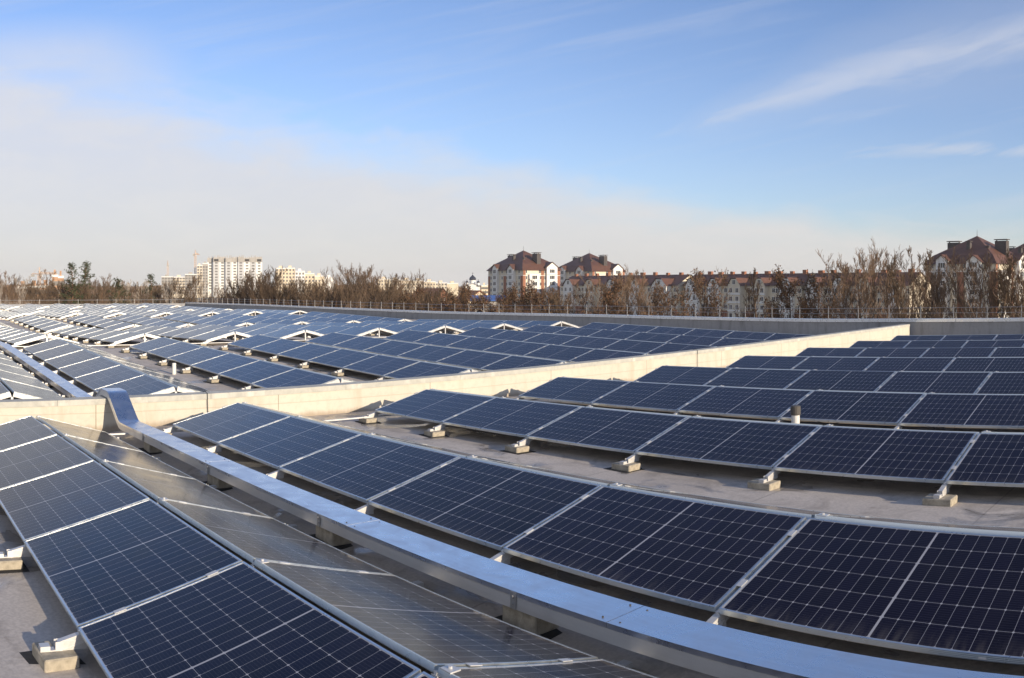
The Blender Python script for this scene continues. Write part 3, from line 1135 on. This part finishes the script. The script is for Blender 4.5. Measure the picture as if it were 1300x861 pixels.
terrace('left part of the long brown-roofed terrace, below the darker apartment tower', 712, 886, 282, 5, 1)
terrace('middle part of the long brown-roofed terrace, with many chimneys behind bare trees', 868, 1036, 272, 5, 2)
terrace('right part of the long brown-roofed terrace, next to the large shaded tower', 1022, 1166, 262, 4, 3)


def slab_block(name, label, px0, px1, r, tops, depth, mats, floor=3.0, bays=9, cat='apartment block', group=None, wh=1.6, ww=1.5, rotz=None, extra=None, maxwin=98):
    """a far block of flats; tops = list of roof heights above the lens, one for each stair section from left to right"""
    xa, ya = at(px0, r)
    xb, yb = at(px1, r)
    L = math.hypot(xb - xa, yb - ya)
    ang = math.atan2(yb - ya, xb - xa)
    root = thing(name, label, cat, (xa, ya, GZ), (0, 0, ang), group)
    n = len(tops)
    w = L / n
    tot = 0
    wm = MB()
    wm.box(-ww / 2, ww / 2, -.06, .02, 0, wh)
    wme = wm.mesh('window', M_FARPANE)
    for k, t in enumerate(tops):
        H = t - GZ
        q = MB()
        yo = (0, .9, .3, 1.4)[k % 4]
        q.box(k * w + .01, (k + 1) * w - .01, yo, depth, 0, H)
        q.box(k * w + w * .3, k * w + w * .62, yo + 2, depth - 1, H + .002, H + 2.2)
        put('wall', q.mesh('wall', mats[k % len(mats)]), root)
        q = MB()
        q.box(k * w + .0, (k + 1) * w, yo - .25, yo - .01, H - .5, H + .35)
        put('roof_edge', q.mesh('roof_edge', M_WHITEP), root)
        nb = max(1, round(bays / n))
        fl = int(H // floor)
        for f in range(fl - 1, -1, -1):
            if f * floor + floor + GZ < -9:
                continue
            for b in range(nb):
                if tot >= maxwin:
                    continue
                put('window', wme, root, (k * w + w * (b + .5) / nb, yo - .02, f * floor + .8))
                tot += 1
    return root, L


slab_block('unfinished_block', 'low grey unfinished block of flats left of the white high-rise', 205, 250, 880, (8.5, 8.2, 11.0), 14, [M_GREYP, M_PLASTER, M_GREYP], bays=12, ww=2.4, wh=2.0)
slab_block('unfinished_block', 'narrow pale unfinished block touching the left side of the white high-rise', 250, 264, 890, (20.5, 22.5), 14, [M_PLASTER, M_GREYP], bays=4, ww=2.0, wh=1.9)


def white_highrise():
    r = 900
    x, y = at(298, r)
    root = thing('high_rise', 'white curved high-rise with an unfinished grey top on the left skyline', 'apartment block', (x, y, GZ), (0, 0, -az(298)))
    W = 58
    n = 9
    H = 37
    for k in range(n):
        t = (k + .5) / n * 2 - 1
        cx = t * W / 2
        yo = 7 * t * t - (2.2 if k % 2 else 0)
        w = W / n
        q = MB()
        q.box(cx - w / 2 + .01, cx + w / 2 - .01, yo, yo + 14, 0, H)
        put('wall', q.mesh('wall', M_WHITEP if k % 2 == 0 else M_PALEGREY), root)
        q = MB()
        q.box(cx - w / 2 + .01, cx + w / 2 - .01, yo + .1, yo + 14, H + .002, H + 4.6 + (k % 3) * .5)
        for c in (-.3, .1, .35):
            q.box(cx + c * w, cx + c * w + .8, yo + 3, yo + 4, H + 4 + (k % 3) * .5, H + 6.2 + (k % 2))
        put('bare_concrete_top', q.mesh('bare_concrete_top', M_GREYP), root)
        wm = MB()
        wm.box(-w * .22, w * .22, -.08, .02, 0, 1.5)
        wme = wm.mesh('window', M_FARPANE)
        for f in range(3, 13):
            put('window', wme, root, (cx, yo - .02, f * 3 - .5))
        q = MB()
        q.box(cx - w * .36, cx + w * .36, yo + .02, yo + .09, H + .9, H + 3.4)
        put('opening_plate', q.mesh('opening_plate', M_OPENSHADE if k in (1, 6, 8) else M_GREYP), root)  # closed plate: painted interior shade on some bays, plain concrete on the rest


white_highrise()
slab_block('apartment_block', 'yellow apartment block stepping down to the right, beyond the dense brown trees', 350, 424, 720, (14.0, 14.2, 11.6, 9.6, 7.6, 6.2), 14, [M_YELLOW, M_YELLOW, M_WHITEP], bays=18)
slab_block('apartment_block', 'long pale yellow row of flats on the skyline left of the church', 480, 582, 800, (5.6, 5.0, 4.6, 4.2, 3.2, 2.0, 1.6), 14, [M_YELLOW, M_PLASTER], bays=28)
slab_block('apartment_block', 'small beige block of flats between the church and the left tower', 611, 626, 650, (-.5, .2), 12, [M_YELLOW], bays=6)
slab_block('brick_block', 'orange brick building behind bare trees at the far left', 22, 66, 300, (-.8, -.6, -.4), 12, [M_ORANGE], bays=12, ww=1.2)
slab_block('brick_block', 'taller orange brick block left of the pine pair', 66, 81, 310, (3.4, 3.0), 12, [M_ORANGE], bays=6, ww=1.2)


def crane(label, px, r, top, jibdir, jl):
    x, y = at(px, r)
    root = thing('tower_crane', label, 'crane', (x, y, GZ), (0, 0, jibdir), 'tower cranes on the left skyline')
    H = top - GZ
    q = MB()
    s = .8
    for (a, b) in ((-s, -s), (s, -s), (s, s), (-s, s)):
        q.box(a - .16, a + .16, b - .16, b + .16, 0, H)
    z = 0
    while z < H - 2:
        for (a, b) in (((-s, -s), (s, -s)), ((s, -s), (s, s)), ((s, s), (-s, s)), ((-s, s), (-s, -s))):
            q.tube([(a[0], a[1], z), (b[0], b[1], z + 2)], .12, 3)
        z += 2
    put('mast', q.mesh('mast', M_CRANE), root)
    q = MB()
    q.tube([(0, 0, H), (jl, 0, H + .3)], .28, 4)
    q.tube([(0, 0, H + 1.6), (jl, 0, H + .9)], .20, 4)
    for k in range(int(jl / 2)):
        q.tube([(k * 2, 0, H + .1), (k * 2 + 1, 0, H + 1.4)], .12, 3)
        q.tube([(k * 2 + 1, 0, H + 1.4), (k * 2 + 2, 0, H + .1)], .12, 3)
    put('jib', q.mesh('jib', M_CRANE), root)
    q = MB()
    q.tube([(0, 0, H), (-10, 0, H + .2)], .35, 4)
    put('counter_jib', q.mesh('counter_jib', M_CRANE), root)
    q = MB()
    q.box(-11, -8, -.8, .8, H - 2, H)
    put('counterweight', q.mesh('counterweight', M_GREYP), root)
    q = MB()
    q.tube([(0, 0, H + .3), (0, 0, H + 5)], [.7, .2], 4)
    q.tube([(0, 0, H + 5), (jl * .7, 0, H + .8)], .10, 3)
    q.tube([(0, 0, H + 5), (-9.5, 0, H + .3)], .10, 3)
    put('tower_top', q.mesh('tower_top', M_CRANE), root)
    q = MB()
    q.box(.8, 2.6, -1, 1, H - 2.4, H - .4)
    put('cabin', q.mesh('cabin', M_WHITEP), root)


crane('shorter tower crane over the low unfinished block', 213, 900, 21, R(163), 26)
crane('tallest tower crane just left of the white high-rise', 248, 920, 33, R(150), 26)
crane('distant tower crane above the orange brick building', 50, 620, 8, R(140), 26)


def church():
    x, y = at(600, 640)
    root = thing('church', 'small white church with dark domes on the skyline left of the towers', 'church', (x, y, GZ), (0, 0, -az(600)))
    q = MB()
    q.box(-5.6, 5.6, 0, 11, 0, 12.5)
    q.box(-2.6, 2.6, -1.5, -.01, 0, 14)
    put('wall', q.mesh('wall', M_WHITEP), root)
    q = MB()
    gable_roof(q, 0, -1.9, 11.2, 5.6, 12.5, 1.8, .4)
    put('roof', q.mesh('roof', M_DOME), root)
    for (cx, cy, rd, z0, h) in ((0, 5.5, 2.3, 12.5, 4.2), (-4.2, 1.2, 1.0, 12.5, 2.2), (4.2, 1.2, 1.0, 12.5, 2.2), (-4.2, 9.5, 1.0, 12.5, 2.2), (4.2, 9.5, 1.0, 12.5, 2.2)):
        q = MB()
        q.lathe([(rd, z0), (rd, z0 + h)], 14, 0, cx, cy)
        d = put('drum', q.mesh('drum', M_WHITEP), root)
        q = MB()
        z = z0 + h
        q.lathe([(rd * 1.05, z), (rd * 1.15, z + rd * .45), (rd * .9, z + rd * .95), (rd * .4, z + rd * 1.35), (.12, z + rd * 1.8), (.10, z + rd * 2.6)], 14, 0, cx, cy)
        q.box(cx - rd * .3, cx + rd * .3, cy - .06, cy + .06, z + rd * 2.2, z + rd * 2.32)
        put('dome', q.mesh('dome', M_DOME), d)


church()


def cottage(label, px, r, w, zt, wallm, roofm, rot):
    x, y = at(px, r)
    root = thing('house', label, 'house', (x, y, GZ), (0, 0, rot - az(px)), 'small houses among the trees')
    H = zt - GZ
    q = MB()
    q.box(-w / 2, w / 2, 0, 10, 0, H - 2.6)
    q.tri((-w / 2, 0, H - 2.6), (w / 2, 0, H - 2.6), (0, 0, H - .1))
    put('wall', q.mesh('wall', wallm), root)
    q = MB()
    gable_roof(q, 0, -.5, 10.5, w / 2, H - 2.6, 2.6, .5)
    put('roof', q.mesh('roof', roofm), root)
    for dx in (-w * .22, w * .22):
        put('window', WIN, root, (dx, -.02, H - 5.2))


cottage('little house with a bright yellow gable below the church', 609, 260, 8, -1.6, M_YELLOW, M_BRICK, R(25))
cottage('small orange-walled house below the pale yellow flats', 536, 300, 8, -2.2, M_ORANGE, M_ROOFTILE, R(10))
cottage('small brown-roofed house left of the yellow gabled one', 562, 330, 11, -1.2, M_BRICK, M_ROOFTILE, R(70))
cottage('pale low house beyond the parapet left of the orange-walled one', 506, 280, 9, -3.6, M_PLASTER, M_BLUE, R(60))
sh = thing('shed', 'blue-roofed shed right of the yellow gabled house', 'shed', (*at(619, 210), GZ), (0, 0, -az(619)))
q = MB()
q.box(-4, 4, 0, 8, 0, 9.3)
put('wall', q.mesh('wall', M_GREYP), sh)
q = MB()
q.poly([(-4.5, -.6, 9.302), (4.5, -.6, 9.302), (4.5, 8.5, 10.4), (-4.5, 8.5, 10.4)])
q.quad((-4.5, -.6, 9.1), (4.5, -.6, 9.1), (4.5, -.6, 9.302), (-4.5, -.6, 9.302))
put('roof', q.mesh('roof', M_BLUE), sh)
for k, px in enumerate((428, 441)):
    x, y = at(px, 150)
    t = thing('trailer', ['white box trailer half hidden behind the parapet, the left one', 'white box trailer half hidden behind the parapet, the right one'][k], 'trailer', (x, y, GZ), (0, 0, -az(px) + .2))
    q = MB()
    q.box(-1.3 - k * .3, 1.3, 0, 6, 6.2, 9.45 - .1 * k)
    q.box(-1.2, 1.2, .1, 5.9, 0, 6.19)
    put('body', q.mesh('body', M_WHITEP), t)
    q = MB()
    q.box(-1.35 - k * .3, 1.35, -.05, 6.05, 9.452 - .1 * k, 9.53)
    put('roof', q.mesh('roof', M_GREYP), t)

# ------------------------------------------------------------------ trees


class TreeGen:
    def __init__(s, seed, H, spread, rise, trunk_frac=.28, leaf=0, slim=1.0, fine=3, limbs=11, dense=.72):
        s.r = random.Random(seed)
        s.H = H
        s.trunk = MB()
        s.crown = MB()
        s.leaf = leaf
        s.spread = spread
        s.rise = rise
        s.fine = fine
        r = s.r
        pts = [Vector((0, 0, 0))]
        d = Vector((r.uniform(-.06, .06), r.uniform(-.06, .06), 1))
        n = 9
        for k in range(n):
            d = (d + Vector((r.uniform(-.10, .10), r.uniform(-.10, .10), .25))).normalized()
            pts.append(pts[-1] + d * (H * .93 / n))
        rad = [H * .017 * slim * (1 - k / (n + .6)) + .012 for k in range(n + 1)]
        s.trunk.tube(pts, rad, 7)
        ga = r.uniform(0, 6)
        for k in range(limbs):
            t = trunk_frac + (1 - trunk_frac) * .95 * (k + r.uniform(0, .7)) / limbs
            q = t * n
            i = min(n - 1, int(q))
            p = pts[i].lerp(pts[i + 1], q - i)
            ga += 2.4 + r.uniform(-.5, .5)
            up = rise + r.uniform(-.15, .25)
            dd = Vector((math.cos(ga), math.sin(ga), up)).normalized()
            ln = H * spread * (1.05 - dense * ((t - trunk_frac) / (1 - trunk_frac))) * r.uniform(.75, 1.15)
            s.branch(p, dd, ln, rad[i] * .44, 1)

    def branch(s, p, d, ln, rad, lev):
        r = s.r
        n = 5 if lev < 2 else 3
        pts = [p]
        for k in range(n):
            d = (d + Vector((r.uniform(-.22, .22), r.uniform(-.22, .22), r.uniform(-.04, .24)))).normalized()
            pts.append(pts[-1] + d * (ln / n))
        rr = [max(.013 if lev > 2 else .010, rad * (1 - .8 * k / n)) for k in range(n + 1)]
        mb = s.trunk if lev == 1 else s.crown
        mb.tube(pts, rr, 5 if lev == 1 else 3, 0, False)
        if lev >= 4:
            return
        cnt = {1: 7, 2: 5, 3: s.fine}[lev]
        for k in range(cnt):
            t = .22 + .78 * (k + r.uniform(.1, .9)) / cnt
            i = min(n - 1, int(t * n))
            q = pts[i].lerp(pts[i + 1], t * n - i)
            ax = Vector((r.uniform(-1, 1), r.uniform(-1, 1), r.uniform(-.2, .9)))
            nd = (d * .75 + ax * .75 + Vector((0, 0, .2))).normalized()
            s.branch(q, nd, ln * r.uniform(.36, .56), rr[i] * .6, lev + 1)
            if s.leaf and lev >= 2:
                for _ in range(s.leaf):
                    s.leafq(q + Vector((r.uniform(-.35, .35), r.uniform(-.35, .35), r.uniform(-.3, .3))))

    def leafq(s, c):
        r = s.r
        a = Vector((r.uniform(-1, 1), r.uniform(-1, 1), r.uniform(-1, 1))).normalized() * r.uniform(.05, .10)
        b = a.cross(Vector((r.uniform(-1, 1), r.uniform(-1, 1), 1))).normalized() * r.uniform(.04, .08)
        s.crown.quad(c - a, c + b, c + a, c - b, 1)


def pine(seed, H):
    r = random.Random(seed)
    t, c = MB(), MB()
    pts = [Vector((r.uniform(-.1, .1) * k * .4, r.uniform(-.1, .1) * k * .4, H * k / 7)) for k in range(8)]
    t.tube(pts, [.17 - .02 * k for k in range(8)], 7)
    z = H * .30
    while z < H * .985:
        f = (z - H * .3) / (H * .7)
        L = (2.5 * (1 - f) ** .8 + .35) * r.uniform(.55, 1.15)
        for _ in range(r.choice((2, 3, 3, 4))):
            a = r.uniform(0, 6.283)
            d = Vector((math.cos(a), math.sin(a), .12 + .5 * f))
            k = min(6, int(z / H * 7))
            o = pts[k].lerp(pts[k + 1], z / H * 7 - k)
            l = L * r.uniform(.6, 1.1)
            t.tube([o, o + d * l], [.035, .012], 4, 0, False)
            for q in range(int(5 + l * 7)):
                p = o + d * (l * r.uniform(.3, 1.05)) + Vector((r.gauss(0, .16), r.gauss(0, .16), r.gauss(.08, .11)))
                for _ in range(11):
                    n = Vector((r.gauss(0, 1), r.gauss(0, 1), r.gauss(.35, .8))).normalized()
                    w = n.cross(Vector((r.uniform(-1, 1), r.uniform(-1, 1), r.uniform(-1, 1)))).normalized() * .022
                    e = p + n * r.uniform(.14, .26)
                    c.tri(p - w, p + w, e)
        z += r.uniform(.22, .5)
    return t.mesh('trunk', M_PINEBARK), c.mesh('crown', M_NEEDLE)


BARE = {}


def var(key, bark, leafm=None, **kw):
    g = TreeGen(**kw)
    zz = sorted(p[2] for p in g.crown.v)
    BARE[key] = (zz[int(len(zz) * .97)], g.trunk.mesh('trunk', bark), g.crown.mesh('crown', [bark, leafm or M_RUST]))


var('slim', M_BARK2, seed=11, H=15, spread=.27, rise=1.0, limbs=15, slim=.8, fine=4)
var('slim2', M_BARK, seed=12, H=15, spread=.23, rise=1.3, limbs=15, slim=.8, fine=4)
var('round', M_BARK, seed=13, H=13, spread=.36, rise=.8, limbs=17, fine=8, dense=.42)
var('round2', M_BARK, seed=14, H=13, spread=.40, rise=.75, limbs=18, fine=10, dense=.42)
var('broad', M_BARK2, seed=15, H=14, spread=.42, rise=.75, limbs=15, trunk_frac=.35, fine=5)
var('rust', M_BARK, leafm=M_RUST, seed=16, H=12, spread=.38, rise=.5, limbs=13, leaf=2)
var('rust2', M_BARK, leafm=M_RUST, seed=17, H=12, spread=.34, rise=.7, limbs=13, leaf=1)
var('birch', M_BARK3, seed=18, H=14, spread=.28, rise=.8, limbs=12, slim=.7)
PINES = [(13.0, *pine(3, 13)), (13.0, *pine(4, 13)), (11.0, *pine(5, 11))]


def roof_r(px):
    a = az(px)
    return min(VP / math.cos(a), 90 / max(.01, -math.sin(a)))


ANCH = [(0, 84, 'before the orange brick buildings'), (84, 205, 'around the pines at far left'), (205, 262, 'before the low unfinished block'),
        (262, 345, 'before the white high-rise'), (345, 430, 'before the stepped yellow flats'), (430, 480, 'between the two yellow blocks'),
        (480, 585, 'before the pale yellow flats'), (585, 632, 'below the small church'), (632, 714, 'before the sunlit left tower'),
        (714, 795, 'before the darker tower'), (795, 874, 'before the left terrace'), (874, 1032, 'before the middle terrace'),
        (1032, 1180, 'before the right terrace'), (1180, 1330, 'before the large shaded tower')]
KIND = {'slim': 'slender bare tree', 'slim2': 'narrow upright bare tree', 'round': 'dense bare brown tree', 'round2': 'wide dense brown tree', 'broad': 'tall spreading bare tree',
        'rust': 'rust-leaved tree', 'rust2': 'thinly rust-leaved tree', 'birch': 'pale-barked bare tree', 'pine': 'dark green pine',
        'backa': 'low brown back-row tree', 'backb': 'low reddish back-row tree'}
TREES = [  # picture column of the trunk, row of its top, metres beyond the roof edge, kind
    (-6, 356, 30, 'birch'), (9, 347, 40, 'slim'), (24, 354, 25, 'birch'), (42, 368, 60, 'round'), (60, 344, 90, 'slim'), (74, 360, 30, 'round'),
    (91, 335, 28, 'pine'), (107, 334, 34, 'pine'), (122, 364, 30, 'round2'), (136, 350, 70, 'slim'), (150, 354, 32, 'pine'), (163, 358, 40, 'birch'), (177, 358, 36, 'birch'),
    (191, 349, 45, 'pine'), (205, 362, 30, 'round'), (222, 362, 26, 'birch'), (240, 355, 30, 'round'), (256, 356, 40, 'birch'), (275, 374, 40, 'round2'),
    (297, 366, 30, 'broad'), (312, 356, 26, 'round'), (326, 350, 24, 'round2'), (340, 349, 34, 'round'), (352, 360, 26, 'round2'), (366, 366, 30, 'round'), (384, 363, 26, 'round2'), (402, 362, 34, 'round'),
    (418, 366, 28, 'round2'), (440, 341, 48, 'broad'), (452, 344, 60, 'broad'), (432, 364, 26, 'round'), (468, 362, 26, 'round2'), (486, 368, 34, 'round'), (503, 350, 80, 'slim'), (527, 350, 85, 'broad'),
    (514, 373, 36, 'rust2'), (544, 374, 44, 'round'), (566, 376, 34, 'rust'), (583, 372, 40, 'rust'), (598, 377, 30, 'rust2'), (622, 381, 24, 'rust'),
    (643, 374, 40, 'rust2'), (662, 368, 38, 'rust'), (682, 366, 30, 'rust'), (700, 371, 46, 'rust2'), (718, 374, 30, 'slim2'), (738, 362, 44, 'slim'), (758, 366, 36, 'round'),
    (778, 362, 30, 'rust'), (793, 350, 40, 'broad'), (808, 347, 56, 'slim'), (826, 362, 34, 'slim2'), (846, 368, 30, 'rust2'), (862, 358, 44, 'round'), (880, 344, 60, 'slim'), (897, 348, 42, 'rust2'),
    (914, 362, 30, 'round'), (930, 354, 40, 'rust'), (948, 360, 34, 'round2'), (964, 345, 56, 'slim2'), (980, 356, 30, 'rust2'), (996, 350, 44, 'rust'), (1012, 358, 34, 'round'), (1032, 352, 44, 'rust2'),
    (1052, 350, 32, 'rust'), (1070, 340, 52, 'slim'), (1086, 330, 44, 'broad'), (1104, 321, 40, 'broad'), (1124, 324, 56, 'slim'), (1138, 319, 46, 'broad'), (1150, 330, 34, 'slim2'), (1160, 318, 60, 'slim'),
    (1172, 322, 50, 'slim2'), (1186, 352, 34, 'slim'), (1202, 345, 40, 'slim2'), (1222, 330, 36, 'broad'), (1246, 336, 44, 'slim'), (1266, 324, 34, 'slim2'), (1284, 340, 40, 'broad'), (1306, 330, 36, 'slim')]
bk_ = random.Random(31)
for px0, px1, ty0, ty1, st in ((14, 200, 357, 366, 15), (296, 600, 366, 376, 16), (640, 714, 372, 380, 22)):
    px = px0
    while px < px1:
        TREES.append((px, round(bk_.uniform(ty0, ty1)), round(bk_.uniform(45, 85)), 'backb' if (px > 520 and bk_.random() < .4) else 'backa'))
        px += round(bk_.uniform(st * .8, st * 1.3))
BARE['backa'] = BARE['round']
BARE['backb'] = BARE['rust']
cnt = {}
tr = random.Random(77)
pk = 0
for px, ty, dr, kd in sorted(TREES):
    if 725 < px < 1180 and kd in ('round', 'round2') or px in (880, 930, 980, 1052, 1086, 1138, 1246):
        continue
    an = next(a for a in ANCH if a[0] <= max(px, 0) < a[1])[2]
    key = (an, kd)
    cnt.setdefault(key, []).append((px, ty, dr, kd))
for (an, kd), lst in cnt.items():
    for i, (px, ty, dr, _) in enumerate(lst):
        r = roof_r(px) + dr
        x, y = at(px, r)
        Ht = (362 - ty) / F * r - GZ
        if len(lst) == 1:
            lab = '%s %s' % (KIND[kd], an)
        else:
            lab = '%s %s, %s from the left' % (KIND[kd], an, ORD[i])
        if kd == 'pine':
            H0_, tm_, cm_ = PINES[pk % 3]
            pk += 1
        else:
            H0_, tm_, cm_ = BARE[kd]
        s = Ht / H0_
        t = thing('pine_tree' if kd == 'pine' else 'bare_tree', lab, 'tree', (x, y, GZ), (0, 0, tr.uniform(0, 6.28)), 'trees beyond the roof')
        t.scale = (s * tr.uniform(.9, 1.12), s * tr.uniform(.9, 1.12), s)
        put('trunk', tm_, t)
        put('crown', cm_, t)

# the undergrowth between the trees: countless twigs
m = MB()
r_ = random.Random(9)
for k in range(17000):
    px = r_.uniform(-40, 1340)
    rr = roof_r(px) + r_.uniform(8, 75)
    x, y = at(px, rr)
    den = .5 + .5 * math.sin(px * .043 + 1.3) * math.sin(px * .017)
    top = GZ + r_.triangular(5.5, 12.4, 9.0) - (1 - den) * 1.6 + (1.6 if px < 200 or 300 < px < 480 else (-2.6 if px > 700 else (-1.2 if px < 300 else 0)))
    h = r_.uniform(1.8, 4.0)
    z0 = top - h
    d = Vector((r_.gauss(0, .35), r_.gauss(0, .35), 1)).normalized()
    a = Vector((math.cos(az(px)), -math.sin(az(px)), 0)) * r_.uniform(.012, .03)
    p = Vector((x, y, z0))
    q = p + d * h * .5 + Vector((r_.gauss(0, .12), r_.gauss(0, .12), 0))
    e = p + d * h + Vector((r_.gauss(0, .3), r_.gauss(0, .3), 0))
    mi = 1 if (r_.random() < (.30 if px > 520 else .08)) else 0
    m.quad(p - a, p + a, q + a * .8, q - a * .8, mi)
    m.tri(q - a * .8, q + a * .8, e, mi)
    for s_ in range(3):
        o = q + d * r_.uniform(0, h * .4)
        g = o + Vector((r_.gauss(0, .5), r_.gauss(0, .5), r_.uniform(.2, .9)))
        m.tri(o - a * .5, o + a * .5, g, mi)
tag(put('undergrowth', m.mesh('undergrowth', [M_BARK, M_RUST])), 'tangle of bare brown undergrowth between the trees', 'undergrowth', kind='stuff')

# far woods on the horizon
m = MB()
for k in range(9000):
    px = r_.uniform(-60, 1360)
    rr = r_.uniform(1000, 2600)
    x, y = at(px, rr)
    h = r_.uniform(8, 14.5) + 2.5 * math.sin(px * .03)
    a = Vector((math.cos(az(px)), -math.sin(az(px)), 0)) * r_.uniform(1.0, 3.2)
    p = Vector((x, y, GZ))
    for dd in (Vector((0, 0, 1)), Vector((0, 0, 1))):
        e = p + dd * h
        m.quad(p - a, p + a, p + a * .9 + dd * h * .7, p - a * .9 + dd * h * .7)
        m.tri(p - a * .9 + dd * h * .7, p + a * .9 + dd * h * .7, e)
        a = Vector((-a.y, a.x, 0))
tag(put('distant_wood', m.mesh('distant_wood', M_BARK2)), 'distant bare wood along the horizon', 'wood', kind='stuff')

# ------------------------------------------------------------------ the air
hm = bpy.data.materials.new('haze')
hm.use_nodes = True
ht = NT(hm.node_tree)
ht.n.clear()
ho = ht.node('ShaderNodeOutputMaterial')
hv = ht.node('ShaderNodeVolumePrincipled')
hv.inputs['Color'].default_value = (0.86, 0.88, 0.92, 1)
hv.inputs['Density'].default_value = 0.00012
hv.inputs['Anisotropy'].default_value = 0.0
ht.l.new(hv.outputs[0], ho.inputs['Volume'])
m = MB()
m.box(-3100, 3100, -3100, 3100, GZ - 1, 52)
tag(put('haze', m.mesh('haze', hm)), 'thin pale haze over the town', 'haze', kind='stuff')
